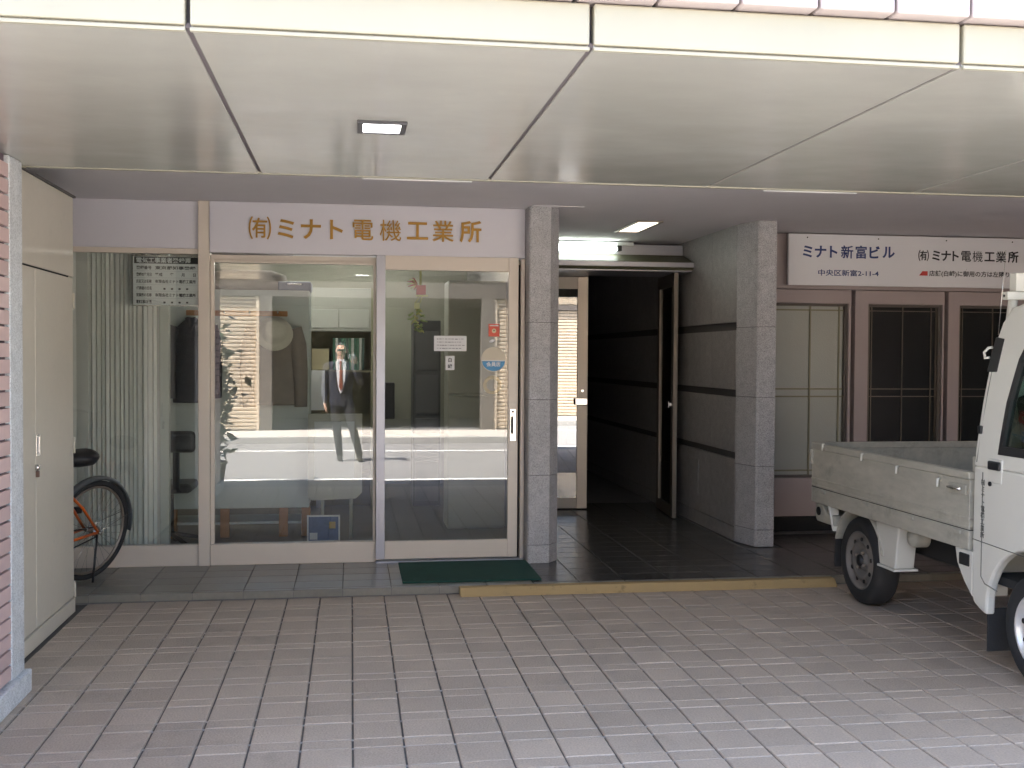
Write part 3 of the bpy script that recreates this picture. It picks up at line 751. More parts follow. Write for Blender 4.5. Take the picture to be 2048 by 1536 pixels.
W(MB().tube((1.47, 9.455, 2.475), (2.36, 9.455, 2.475), 0.016, n=14).build('tube', m_tube), lt)
W(MB().box(2.36, 2.40, 9.43, 9.48, 2.455, 2.504).build('lamp_holder', m_black, None, 0.003), lt)

# ================================================================== ENTRANCE DOORS
EY = 10.05
en = thing('entrance_doors', 'pair of stainless glazed entrance doors, the right leaf standing open', 'door', (2.2, EY, 0.05))
W(MB().box(1.452, 2.998, EY-0.04, EY+0.04, 2.277, 2.549).build('transom', m_steel, None, 0.003), en)
m_steel_shade = mat('stainless_shade', (0.17,0.145,0.12), 0.4, 0.6)  # stainless darkened to paint shade on the open leaf
def leaf(M_frame):
    """leaf 0.74 wide, local x from hinge to free edge, y thickness"""
    lf = bpy.data.objects.new('leaf', None); COL.objects.link(lf); lf.parent = en
    w = 0.74
    for (a, b_, z0, z1, nm) in ((0,0.09,0,2.2,'stile'),(w-0.10,w,0,2.2,'stile'),(0.091,w-0.101,2.085,2.199,'top_rail'),(0.091,w-0.101,0.001,0.10,'bottom_rail')):
        o = MB().box(a, b_, -0.02, 0.02, z0, z1).build(nm, M_frame if (nm == 'stile' or M_frame is m_steel_shade) else m_alu, lf, 0.003)
    b = MB().box(0.085, w-0.095, -0.004, 0.004, 0.095, 2.09)
    b.build('pane', m_glass_door, lf)
    MB().box(w-0.085, w-0.03, -0.055, -0.0205, 1.0, 1.035).build('handle', m_steel_b, lf, 0.006)
    MB().box(w-0.125, w-0.005, -0.062, -0.05, 0.985, 1.05).build('handle_plate', m_steel_b, lf, 0.008)
    MB().lathe([(0.012,0),(0.012,-0.008)], (w-0.05, -0.0205, 1.12), 'y', 14).build('lock_cylinder', m_steel_b, lf)
    return lf
l1 = leaf(m_steel); l1.location = Vector((1.48, EY, 0.06)) - en.location; l1.rotation_euler = (0, 0, math.radians(-3.6))
l2 = leaf(m_steel_shade); l2.location = Vector((2.93, EY-0.02, 0.06)) - en.location; l2.rotation_euler = (0, 0, math.radians(-95))
W(MB().box(1.452, 1.474, EY-0.05, EY+0.05, 0.05, 2.276).build('jamb', m_steel, None, 0.002), en)
W(MB().box(2.976, 2.998, EY-0.05, EY+0.05, 0.05, 2.276).build('jamb', m_steel, None, 0.002), en)

# ================================================================== BUILDING SIGN (right)
SGY = 8.52
s0 = at(1578, 451, SGY); s1 = at(1578, 567, SGY)
bs = thing('building_sign', 'long white building name sign with navy and black Japanese lettering above the windows', 'sign', (4.8, SGY, s1.z))
zt = CEIL - 0.012; zb = s1.z - 0.01
W(MB().box(s0.x, 5.98, SGY, SGY+0.03, zb, zt).build('board', m_white_sign, None, 0.003), bs)
W(MB().box(s0.x+0.05, 5.9, SGY+0.031, RY-0.001, zb+0.1, zt-0.1).build('bracket', m_alu_g), bs)
for px in (1615, 1757, 1893, 2025):
    p = at(px, 460, SGY); W(MB().lathe([(0.006,0),(0.006,-0.003)], (p.x, SGY-0.0005, zt-0.03), 'y', 10).build('screw', m_black), bs)
def stxt(s, pxa, pxb, pyb, size, M, off=0.0015):
    a = at(pxa, pyb, SGY); b_ = at(pxb, pyb, SGY)
    o = text(s, size, M, None, (a.x, SGY-0.002, a.z), fit=b_.x-a.x, offset=off, extrude=0.0005); W(o, bs)
def schars(chars, pxs, pys, size, M, off):
    for ch, px, py in zip(chars, pxs, pys):
        me = text_mesh(ch, size, 0.0005, 0.0 if ch in '機' else (off*0.5 if ch in '新富電業㈲' else off)); me.materials.clear(); me.materials.append(M)
        vx = [v.co.x for v in me.vertices]; vy = [v.co.y for v in me.vertices]; p = at(px, py, SGY)
        o = bpy.data.objects.new('letter', me); COL.objects.link(o); o.rotation_euler = (math.pi/2,0,0)
        o.location = (p.x-(max(vx)+min(vx))/2, SGY-0.002, p.z-(max(vy)+min(vy))/2); W(o, bs)
schars('ミナト新富ビル', [1615,1641,1667,1694,1722,1749,1777], [503+0.012*k*27 for k in range(7)], 0.114, m_navy, 0.0034)
stxt('中央区新富2-11-4', 1636, 1757, 550, 0.055, m_navy, 0.0008)
schars('㈲ミナト電機工業所', [1847,1872,1892,1911,1932,1955,1979,2002,2026], [511+0.02*k*22 for k in range(9)], 0.100, m_ink, 0.0026)
stxt('店舗(白崎)に御用の方は左隣りへ', 1858, 2032, 551, 0.05, m_ink, 0.0008)
a = at(1838, 551, SGY); b_ = at(1855, 544, SGY)
W(MB().prism([(a.x,a.z),(b_.x,a.z),(b_.x,b_.z+0.006),(a.x+0.03,b_.z+0.006)], 'y', SGY-0.0025, SGY-0.001).build('red_arrow', m_red), bs)

# ================================================================== KEI TRUCK
TRX = 3.02; TRW = 1.45; TR1 = TRX + TRW; TC = (TRX+TR1)/2
tk = thing('pickup_truck', 'small white flatbed pickup truck parked at the right, nose towards the street', 'truck', (TC, 5.2, 0))
def tp(mb, name, M, bevel=0.004, parent=None, seg=2): return bpart(mb, name, M, bevel, parent if parent is not None else tk)
BY0, BY1 = 4.90, 6.74; BZ0, BZ1 = 0.645, 0.945
# bed: floor, gates with rails, hooks, latches
bed = tp(MB().box(TRX+0.03, TR1-0.03, BY0, BY1-0.02, 0.60, 0.655), 'bed_floor', m_bedfloor)
for side in (0, 1):
    xa = TRX if side == 0 else TR1-0.03
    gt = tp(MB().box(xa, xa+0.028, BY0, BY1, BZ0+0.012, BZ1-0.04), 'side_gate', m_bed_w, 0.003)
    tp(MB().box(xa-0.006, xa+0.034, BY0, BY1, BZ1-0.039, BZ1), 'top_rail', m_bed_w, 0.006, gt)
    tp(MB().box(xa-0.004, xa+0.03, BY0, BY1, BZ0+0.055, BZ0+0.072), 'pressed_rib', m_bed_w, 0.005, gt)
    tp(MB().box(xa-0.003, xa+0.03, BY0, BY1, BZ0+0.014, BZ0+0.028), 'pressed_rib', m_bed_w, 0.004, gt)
    tp(MB().box(xa+0.002, xa+0.026, BY0, BY1, BZ0+0.0085, BZ0+0.0125), 'shadow_gap', m_under, 0, gt)
    if side == 1:
        for zr in (0.755, 0.80, 0.865): tp(MB().box(xa-0.008, xa+0.001, BY0+0.03, BY1-0.03, zr, zr+0.022), 'pressed_rib', m_bed_w, 0.004, gt)
    if side == 0:
        for px, py in ((1650,900),(1728,920),(1798,945),(1881,970)):
            p = atx(px, py-8, TRX)
            tp(MB().path([(TRX-0.004,p.y,p.z+0.012),(TRX-0.016,p.y,p.z+0.012),(TRX-0.018,p.y,p.z-0.03)], 0.0065, 8), 'rope_hook', m_truck, 0, gt)
        tp(MB().box(TRX-0.016, TRX-0.001, BY1-0.03, BY1-0.004, BZ1-0.14, BZ1-0.045), 'corner_post', m_bed_w, 0.003, gt)
        p = atx(1915, 975, TRX)
        lh = tp(MB().box(TRX-0.012, TRX-0.001, p.y-0.09, p.y+0.07, p.z-0.028, p.z+0.022), 'latch_plate', m_bed_w, 0.004, gt)
        tp(MB().path([(TRX-0.016,p.y-0.06,p.z),(TRX-0.026,p.y-0.04,p.z),(TRX-0.026,p.y+0.05,p.z)], [0.010,0.012,0.006], 8), 'latch', m_steel_b, 0, gt)
    lr = tp(MB().box(xa-0.002 if side == 0 else xa-0.01, xa+0.04, BY0, BY1, 0.555, BZ0+0.009), 'lower_rail', m_bed_w, 0.006)
    if side == 0:
        for yy in (6.55, 5.98, 5.45, 4.99):
            tp(MB().box(TRX-0.014, TRX-0.003, yy-0.03, yy+0.03, 0.625, 0.648), 'gate_hinge', m_bed_w, 0.004, lr)
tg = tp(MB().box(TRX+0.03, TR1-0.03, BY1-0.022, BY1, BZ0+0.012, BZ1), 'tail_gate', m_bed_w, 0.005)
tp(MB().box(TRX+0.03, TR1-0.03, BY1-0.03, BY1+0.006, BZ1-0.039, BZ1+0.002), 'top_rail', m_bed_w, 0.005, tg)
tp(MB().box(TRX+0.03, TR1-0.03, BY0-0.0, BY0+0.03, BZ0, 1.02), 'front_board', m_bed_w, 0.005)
# guard frame behind the cab
for xx in (TRX+0.22, TR1-0.22):
    tp(MB().box(xx-0.02, xx+0.02, BY0+0.005, BY0+0.045, 1.02, 1.50), 'guard_post', m_truck, 0.006)
# chassis, tail lamp bracket, mudguard, tool box
tp(MB().box(TRX+0.25, TR1-0.25, 3.7, 6.7, 0.36, 0.56), 'chassis', m_under, 0.02)
tp(MB().box(TRX+0.02, TR1-0.02, BY0+0.02, BY1-0.03, 0.556, 0.598), 'bed_frame', m_under, 0.0)
rl = tp(MB().prism([(6.44,0.43),(6.70,0.43),(6.72,0.46),(6.72,0.552),(6.62,0.552),(6.56,0.50),(6.44,0.50)], 'x', TRX+0.02, TRX+0.24), 'tail_lamp_bracket', m_bed_w, 0.01)
tp(MB().lathe([(0.028,0),(0.028,-0.006)], (TRX+0.018, 6.66, 0.50), 'x', 16), 'bracket_hole', m_blackm, 0, rl)
tp(MB().box(TRX+0.04, TRX+0.22, 6.721, 6.75, 0.45, 0.54), 'tail_lamp', mat('red_lens', (0.35,0.02,0.015), 0.2), 0.004, rl)
def arc_plate(cy_, cz_, r, a0, a1, x0, x1, t=0.012, n=14):
    b = MB(); rs = []
    for k in range(n+1):
        q = a0 + (a1-a0)*k/n; c_, s_ = math.cos(q), math.sin(q)
        rs.append([(x0, cy_+r*c_, cz_+r*s_), (x1, cy_+r*c_, cz_+r*s_), (x1, cy_+(r+t)*c_, cz_+(r+t)*s_), (x0, cy_+(r+t)*c_, cz_+(r+t)*s_)])
    return b.rings(rs)
RWY, FWY, WR = 6.16, 4.41, 0.268
for xx in (TRX+0.04, TR1-0.26):
    mg = tp(arc_plate(RWY, WR, 0.31, math.radians(15), math.radians(165), xx, xx+0.2), 'mudguard', m_bed_w)
    tp(MB().prism([(RWY+0.28,0.40),(RWY+0.30,0.43),(RWY+0.36,0.56),(RWY+0.33,0.56)], 'x', xx-0.03, xx+0.03), 'mudguard_stay', m_truck, 0.004, mg)
    tp(MB().box(xx, xx+0.19, RWY+0.30, RWY+0.312, 0.17, 0.36), 'mud_flap', m_rubber, 0.003, mg)
tb = tp(MB().prism([(5.72,0.30),(5.90,0.30),(5.95,0.545),(5.68,0.545)], 'x', TRX+0.05, TRX+0.17), 'tool_box', m_truck, 0.008)
tp(MB().box(TRX+0.04, TRX+0.19, 5.71, 5.91, 0.285, 0.299), 'box_flange', m_truck, 0.003, tb)
tp(MB().lathe([(0.001,0.0),(0.045,0.01),(0.055,0.03),(0.055,0.1)], (TRX+0.07, 5.60, 0.50), 'x', 18, cap=False), 'filler_bowl', m_bed_w, 0, tb)
# wheels
def wheel(xo, yc, inward, rimM, nh):
    """xo outer face x; inward +1/-1 direction into the car"""
    w = bpy.data.objects.new('wheel', None); COL.objects.link(w); w.parent = tk; w.location = Vector((xo, yc, WR)) - tk.location
    s = inward
    MB().lathe([(0.175,0.012*s),(0.20,0.0),(0.235,0.002*s),(0.258,0.018*s),(WR,0.04*s),(WR,0.115*s),(0.258,0.138*s),(0.2,0.15*s),(0.17,0.14*s)], (0,0,0), 'x', 40, cap=False).build('tyre', m_rubber, w)
    MB().lathe([(0.178,0.01*s),(0.172,0.004*s),(0.166,0.012*s),(0.150,0.045*s),(0.135,0.04*s),(0.118,0.018*s),(0.10,0.022*s),(0.072,0.045*s),(0.062,0.048*s),(0.055,0.025*s),(0.03,0.018*s),(0.001,0.018*s)], (0,0,0), 'x', 40, cap=False).build('rim', rimM, w)
    MB().lathe([(0.036,0.02*s),(0.034,0.006*s),(0.02,-0.002*s),(0.001,-0.003*s)], (0,0,0), 'x', 20, cap=False).build('hub_cap', m_black, w)
    for k in range(nh):
        q = 2*math.pi*k/nh + 0.2
        me = MB().lathe([(0.013,0.0),(0.013,-0.004*s)], (0.0265*s - 0.004*s, 0.128*math.cos(q), 0.128*math.sin(q)), 'x', 12); me.build('rim_hole', m_blackm, w)
    for k in range(4):
        q = 2*math.pi*k/4 + 0.5
        MB().lathe([(0.011,0.0),(0.009,-0.018*s)], (0.026*s, 0.052*math.cos(q), 0.052*math.sin(q)), 'x', 6).build('wheel_nut', m_steel, w)
    MB().lathe([(0.168,0.12*s),(0.168,0.05*s),(0.02,0.06*s)], (0,0,0), 'x', 24, cap=False).build('drum', m_under, w)
wheel(TRX+0.045, RWY, 1, m_rim_shade, 9); wheel(TR1-0.045, RWY, -1, m_rim_shade, 9)
wheel(TRX+0.035, FWY, 1, m_rimw, 9); wheel(TR1-0.035, FWY, -1, m_rimw, 9)
# cab: lower body side with wheel arch, upper side with window hole leaning inwards
CYB, CYF = 4.868, 3.42; BELT = 0.98; ROOF = 1.755; LEAN = 0.115
def lean(z): return 0.0 if z < BELT else LEAN * ((z-BELT)/(ROOF-BELT))**1.25
arch = [(FWY + 0.34*math.cos(q), WR + 0.02 + 0.345*math.sin(q)) for q in [math.radians(a) for a in range(0, 181, 12)]]
arch = [p for p in arch if p[1] > 0.30]
low = [(CYB,0.34),(CYB+0.004,0.62),(CYB,BELT),(CYF+0.03,BELT),(CYF,0.70),(CYF,0.36),(CYF+0.06,0.30)] + [(FWY-0.335,0.30)] + list(reversed(arch)) + [(FWY+0.338,0.27),(4.80,0.285),(4.855,0.31)]
WIN = [(4.668,1.065),(4.655,1.30),(4.615,1.50),(4.575,1.575),(4.52,1.605),(4.0,1.61),(3.82,1.40),(3.66,1.065)]
up = [(CYB,BELT),(CYB-0.005,1.30),(CYB-0.02,1.55),(CYB-0.06,1.68),(CYB-0.13,ROOF),(3.98,ROOF),(3.85,1.62),(3.50,BELT)]
def refine(poly, step=0.07):
    out = []
    for i in range(len(poly)):
        a, b2 = Vector(poly[i]), Vector(poly[(i+1) % len(poly)]); k = max(1, int((b2-a).length/step))
        out += [tuple(a.lerp(b2, j/k)) for j in range(k)]
    return out
for side in (0, 1):
    sgn = 1 if side == 0 else -1; x0 = TRX if side == 0 else TR1
    sd = tp(MB().prism(low, 'x', x0, x0 + sgn*0.05), 'cab_side', m_truck, 0.012)
    b = MB().prism(refine(up), 'x', x0, x0 + sgn*0.04, holes=[refine(WIN)])
    for v in b.bm.verts: v.co.x += sgn*lean(v.co.z)
    us = tp(b, 'door_frame', m_truck, 0.01)
    b = MB(); k = len(WIN); cyw = sum(p[0] for p in WIN)/k; czw = sum(p[1] for p in WIN)/k
    inner = [(cyw+(p[0]-cyw)*0.945, czw+(p[1]-czw)*0.92) for p in WIN]
    outer = [(cyw+(p[0]-cyw)*1.03, czw+(p[1]-czw)*1.045) for p in WIN]
    b.prism(refine(outer), 'x', x0-sgn*0.003, x0+sgn*0.03, holes=[refine(inner)])
    for v in b.bm.verts: v.co.x += sgn*lean(v.co.z)
    tp(b, 'window_seal', m_black, 0, us)
    b = MB().prism(refine(inner), 'x', x0+sgn*0.012, x0+sgn*0.016)
    for v in b.bm.verts: v.co.x += sgn*lean(v.co.z)
    tp(b, 'side_window', m_tglass, 0, us)
    if side == 0:
        # door shut lines (dark recess strips), handle, lock, grab hook, vent, guard, writing
        def strip(pts, r=0.0022, M=m_black, par=None, nm='shut_line'):
            tp(MB().path([(TRX - 0.0006 + lean(z), y_, z) for (y_, z) in pts], r, 6), nm, M, 0, par if par is not None else sd)
        strip([(4.79,0.955),(4.792,0.45),(4.76,0.42),(4.66,0.405)], 0.003, mat('shut_line', (0.16,0.16,0.14), 0.8))
        strip([(4.866,0.62),(4.3,0.60),(3.5,0.60)], 0.0022, mat('shut_line', (0.16,0.16,0.14), 0.8))
        strip([(4.845,1.0),(4.83,1.35),(4.82,1.52)], 0.0022, mat('shut_line', (0.16,0.16,0.14), 0.8))
        p = atx(1991, 938, TRX)
        hd = tp(MB().box(TRX-0.003, TRX+0.01, p.y-0.055, p.y+0.055, p.z-0.07, p.z+0.045), 'handle_cup', m_truck, 0.012, sd)
        tp(MB().box(TRX-0.016, TRX-0.0035, p.y-0.05, p.y+0.045, p.z-0.006, p.z+0.036), 'door_handle', m_black, 0.006, sd)
        tp(MB().lathe([(0.011,0),(0.011,-0.006)], (TRX-0.003, p.y+0.035, p.z-0.075), 'x', 14), 'key_hole', m_black, 0, sd)
        p = atx(1960, 860, TRX+0.0)
        tp(MB().box(TRX-0.012+lean(p.z), TRX+lean(p.z)+0.004, CYB-0.04, CYB-0.012, p.z-0.02, p.z+0.02), 'bump_stop', m_black, 0.005, us)
        zv = 1.50
        b = MB(); q = [(CYB-0.004,1.44),(CYB-0.085,1.44),(CYB-0.10,1.60),(CYB-0.03,1.61)]
        b.prism(refine(q), 'x', x0-0.003, x0+0.01)
        for v in b.bm.verts: v.co.x += lean(v.co.z)
        tp(b, 'vent', m_black, 0.003, us)
        zz = 1.535
        tp(MB().path([(TRX+lean(zz)-0.002,CYB+0.002,zz-0.025),(TRX+lean(zz)-0.012,CYB+0.022,zz-0.028),(TRX+lean(zz)-0.012,CYB+0.030,zz),(TRX+lean(zz),CYB+0.015,zz+0.022),(TRX+lean(zz)+0.012,CYB-0.002,zz+0.025)], 0.007, 8), 'grab_hook', m_truck, 0, us)
        # vertical company name
        p0 = atx(1967, 958, TRX); p1 = atx(1970, 1072, TRX); st_ = (p0.z-p1.z)/8.6
        for k, ch in enumerate('㈲ミナト電機工業所'):
            me = text_mesh(ch, st_*1.0, 0.0004, 0.0005); me.materials.clear(); me.materials.append(m_ink)
            o = bpy.data.objects.new('letter', me); COL.objects.link(o); o.rotation_euler = (math.pi/2, 0, -math.pi/2)
            o.location = (TRX-0.001, p0.y + st_*0.55, p0.z - (k+0.9)*st_)
            W(o, sd)
# lower rear corner with air intake
ck = tp(MB().prism([(BY0+0.13,0.555),(CYB+0.006,0.555),(CYB+0.006,0.33),(BY0+0.05,0.40),(BY0+0.11,0.48)], 'x', TRX+0.004, TRX+0.2), 'rear_valance', m_truck, 0.006)
tp(MB().box(TRX-0.003, TRX+0.01, CYB+0.03, CYB+0.115, 0.475, 0.535), 'air_intake', m_blackm, 0.004, ck)
# cab back wall, roof, front, windscreen, floor
zs = [0.45, BELT, 1.15, 1.3, 1.45, 1.6, 1.68]
b = MB()
rs = [[(TRX+0.03+lean(z), CYB-0.02, z), (TR1-0.03-lean(z), CYB-0.02, z), (TR1-0.03-lean(z), CYB-0.05, z), (TRX+0.03+lean(z), CYB-0.05, z)] for z in zs]
b.rings(rs, sm=False); tp(b, 'cab_rear_wall', m_truck, 0.004)
b = MB()
rs = []
for (yy, zz, ex) in ((CYB-0.03,1.65,0.02),(CYB-0.06,1.70,0.01),(CYB-0.12,ROOF+0.0,0.0),(CYB-0.25,ROOF+0.03,0),(4.3,ROOF+0.04,0),(4.05,ROOF+0.02,0),(3.95,ROOF-0.02,0)):
    xl = TRX+LEAN+ex-0.005; xr = TR1-LEAN-ex+0.005
    rs.append([(xl,yy,zz-0.012),(xl+0.06,yy,zz+0.012),(TC,yy,zz+0.03),(xr-0.06,yy,zz+0.012),(xr,yy,zz-0.012),(xr-0.06,yy,zz-0.02),(TC,yy,zz-0.01),(xl+0.06,yy,zz-0.02)])
b.rings(rs); tp(b, 'roof', m_truck, 0)
tp(MB().prism([(CYF+0.002,0.36),(CYF+0.03,BELT),(3.50,BELT),(3.47,0.36)], 'x', TRX+0.052, TR1-0.052), 'front_panel', m_truck, 0.01)
for xx in (TRX+0.10, TR1-0.32): tp(MB().box(xx, xx+0.22, CYF-0.006, CYF+0.02, 0.62, 0.76), 'headlight', m_steel_b, 0.02)
tp(MB().box(TRX+0.03, TR1-0.03, CYF-0.02, CYF+0.05, 0.30, 0.46), 'bumper', m_bed_w, 0.02)
b = MB(); b.quad((TRX+0.06,3.505,BELT),(TR1-0.06,3.505,BELT),(TR1-LEAN-0.02,3.93,ROOF-0.01),(TRX+LEAN+0.02,3.93,ROOF-0.01)); tp(b, 'windscreen', m_tglass, 0)
tp(MB().box(TRX+0.06, TR1-0.06, 3.55, 4.82, 0.42, 0.46), 'cab_floor', m_under, 0)
tp(MB().box(TRX+0.06, TR1-0.06, 3.53, 3.78, 0.75, 0.98), 'dashboard', m_black, 0.03)
for xx in (TRX+0.14, TC+0.06):
    s_ = tp(MB().box(xx, xx+0.52, 4.15, 4.66, 0.62, 0.76), 'seat', mat('seat_grey', (0.06,0.065,0.07), 0.9), 0.04)
    tp(MB().prism([(4.58,0.74),(4.68,0.74),(4.80,1.32),(4.72,1.34)], 'x', xx+0.02, xx+0.50), 'seat_back', mat('seat_grey', (0.06,0.065,0.07), 0.9), 0.03, s_)
    tp(MB().box(xx+0.14, xx+0.38, 4.71, 4.79, 1.35, 1.52), 'head_rest', mat('seat_grey', (0.06,0.065,0.07), 0.9), 0.03, s_)
b = MB(); b.path([(TRX+0.40+0.17*math.cos(q), 3.98+0.06*math.sin(q), 1.02+0.16*math.sin(q)) for q in [2*math.pi*k/24 for k in range(24)]], 0.012, 8, closed=True); b.tube((TRX+0.40,3.98,1.02),(TRX+0.40,3.80,0.86),0.02)
tp(b, 'steering_wheel', m_black, 0)
# front mud flap, ladder rack post and antenna
tp(MB().box(TRX+0.02, TRX+0.17, FWY+0.350, FWY+0.360, 0.09, 0.30), 'mud_flap', m_rubber, 0.003)
rk = tp(MB().tube((TRX+0.155, CYB-0.0, 1.44), (TRX+LEAN+0.05, CYB-0.045, 1.81), 0.022, n=10), 'rack_post', m_truck, 0)
tp(MB().box(TRX+LEAN+0.0, TR1-LEAN-0.0, CYB-0.075, CYB-0.03, 1.79, 1.83), 'rack_bar', m_truck, 0.004, rk)
for xx in (TRX+LEAN+0.04, TR1-LEAN-0.10): tp(MB().box(xx, xx+0.055, CYB-0.08, CYB-0.025, 1.831, 1.92), 'rack_stop', m_truck, 0.004, rk)
for yy in (CYB-0.05,): tp(MB().lathe([(0.006,0),(0.006,-0.004)], (TRX+LEAN-0.0005, yy, 1.81), 'x', 8), 'bolt', m_black, 0, rk)
tp(MB().tube((TRX+LEAN-0.01, CYB-0.02, 1.62), (TRX+LEAN-0.0, CYB-0.055, 2.03), 0.002, 0.001, n=6), 'antenna', m_steel_b, 0)
# the far gate closes the cargo bed

# ================================================================== BICYCLE
bk = thing('bicycle', 'bicycle with an orange frame and grey mudguard parked between cabinet and shopfront', 'bicycle', (-1.685, 7.20, 0.051))
WRB = 0.325
# local frame: +x forward, z up; origin under rear hub
def bp_(mb, name, M, parent=None): return mb.build(name, M, parent if parent is not None else bk)
def bwheel(xc):
    w = bpy.data.objects.new('wheel', None); COL.objects.link(w); w.parent = bk; w.location = (xc, 0, WRB)
    MB().path([((WRB-0.018)*math.cos(q), 0, (WRB-0.018)*math.sin(q)) for q in [2*math.pi*k/48 for k in range(48)]], 0.018, 10, closed=True).build('tyre', m_rubber, w)
    MB().path([((WRB-0.043)*math.cos(q), 0, (WRB-0.043)*math.sin(q)) for q in [2*math.pi*k/48 for k in range(48)]], 0.009, 8, closed=True).build('rim', m_steel, w)
    MB().tube((0,-0.05,0),(0,0.05,0),0.017,n=14).build('hub', m_steel_b, w)
    sp = MB()
    for k in range(32):
        q = 2*math.pi*k/32; s = 1 if k % 2 else -1; q2 = q + 0.35*(1 if k % 4 < 2 else -1)
        sp.tube((0.016*math.cos(q2), 0.03*s, 0.016*math.sin(q2)), ((WRB-0.046)*math.cos(q), 0, (WRB-0.046)*math.sin(q)), 0.0011, n=4)
    tag(sp.build('spokes', m_steel_b, w), kind='stuff')
bwheel(0.0); bwheel(1.06)
fr = MB()
BB = Vector((0.44,0,0.28)); ST = Vector((0.30,0,0.66)); HT = Vector((0.88,0,0.82)); HB = Vector((0.92,0,0.68))
for a, b_, r in ((BB,ST,0.016),(BB,HB+Vector((-0.01,0,0.0)),0.018),(ST-Vector((-0.03,0,0.08)),HT,0.015),(HT+Vector((-0.01,0,0.03)),HB-Vector((-0.01,0,0.03)),0.019)): fr.tube(a, b_, r, n=12)
for s in (-1, 1):
    fr.path([ST+Vector((0.0,0.018*s,-0.02)), Vector((0.15,0.05*s,0.50)), Vector((0.0,0.058*s,WRB))], 0.009, 8)
    fr.path([BB+Vector((-0.02,0.03*s,0)), Vector((0.2,0.05*s,0.30)), Vector((0.0,0.058*s,WRB))], 0.010, 8)
    fr.path([HB+Vector((0.0,0.03*s,-0.02)), Vector((0.98,0.055*s,0.52)), Vector((1.06,0.055*s,WRB))], 0.011, 8)
bp_(fr, 'frame', m_orange)
bp_(MB().tube(ST, ST+Vector((-0.055,0,0.15)), 0.012), 'seat_post', m_steel_b)
sx, sz = 0.21, 0.80
sdl = MB(); rs = []
for (dx, w, h, dz) in ((-0.13,0.03,0.015,0.03),(-0.125,0.085,0.035,0.028),(-0.09,0.105,0.042,0.022),(-0.02,0.085,0.04,0.015),(0.06,0.045,0.035,0.012),(0.12,0.025,0.025,0.008),(0.14,0.008,0.01,0.0)):
    rs.append([(sx+dx, w*math.cos(q), sz+dz+h*(math.sin(q) if math.sin(q) > 0 else 1.5*math.sin(q))) for q in [2*math.pi*k/16 for k in range(16)]])
sdl.rings(rs); bp_(sdl, 'saddle', m_black)
def fender(xc, a0, a1):
    b = MB(); rs = []
    for k in range(25):
        q = math.radians(a0 + (a1-a0)*k/24); R_ = WRB + 0.022
        rs.append([(xc+(R_+dr)*math.cos(q), w, WRB+(R_+dr)*math.sin(q)) for (w, dr) in ((-0.028,-0.016),(-0.022,0.0),(-0.009,0.008),(0.009,0.008),(0.022,0.0),(0.028,-0.016),(0.0,0.001))])
    return b.rings(rs)
fn = bp_(fender(0.0, 40, 188), 'mudguard', m_fender); bp_(fender(1.06, 20, 130), 'mudguard', m_fender)
sy = MB()
for s in (-1, 1): sy.tube((0, 0.062*s, WRB), ((WRB+0.02)*math.cos(math.radians(165)), 0.028*s, WRB+(WRB+0.02)*math.sin(math.radians(165))), 0.002, n=5)
bp_(sy, 'mudguard_stay', m_steel_b, fn)
for s in (-1, 1): bp_(MB().tube((0,0.055*s,WRB),(0,0.085*s,WRB),0.012,n=10), 'axle_nut', m_steel_b)
bp_(MB().lathe([(0.03,0),(0.035,0.01),(0.0,0.012)], (0, 0.035, WRB), 'y', 18), 'sprocket', m_steel)
bp_(MB().lathe([(0.085,0),(0.085,0.004),(0.02,0.012)], (BB.x, 0.045, BB.z), 'y', 28), 'chainring', m_steel)
bp_(MB().path([(0.0,0.045,WRB+0.034),(BB.x,0.047,BB.z+0.085)],0.005,6).path([(0.0,0.045,WRB-0.034),(BB.x,0.047,BB.z-0.085)],0.005,6), 'chain', m_black)
bp_(MB().tube(BB+Vector((0,0.06,0)), BB+Vector((0.12,0.07,-0.11)), 0.009).tube(BB+Vector((0,-0.06,0)), BB+Vector((-0.12,-0.07,0.11)), 0.009), 'crank', m_steel_b)
for s in (1, -1): bp_(MB().box(BB.x+0.12*s-0.045, BB.x+0.12*s+0.045, (0.08 if s > 0 else -0.16), (0.16 if s > 0 else -0.08), BB.z-0.11*s-0.012, BB.z-0.11*s+0.012), 'pedal', m_black)
bp_(MB().tube(HT, HT+Vector((-0.03,0,0.16)), 0.012), 'stem', m_steel_b)
bp_(MB().path([(0.68,-0.27,0.98),(0.78,-0.24,1.0),(0.86,-0.1,1.0),(0.865,0,0.99),(0.86,0.1,1.0),(0.78,0.24,1.0),(0.68,0.27,0.98)], 0.011, 10), 'handlebar', m_steel_b)
for s in (-1, 1): bp_(MB().tube((0.675,0.272*s,0.979),(0.77,0.243*s,0.998),0.016), 'grip', m_black)
bp_(MB().path([(0.02,0.07,WRB-0.01),(0.05,0.10,0.16),(0.07,0.12,0.022)], 0.007, 8), 'kickstand', m_black)
bp_(MB().box(0.05,0.09,-0.075,-0.045,WRB+0.11,WRB+0.15), 'wheel_lock', m_black)
bk.rotation_euler = (math.radians(-8), 0, math.atan2(-0.86, -0.51))

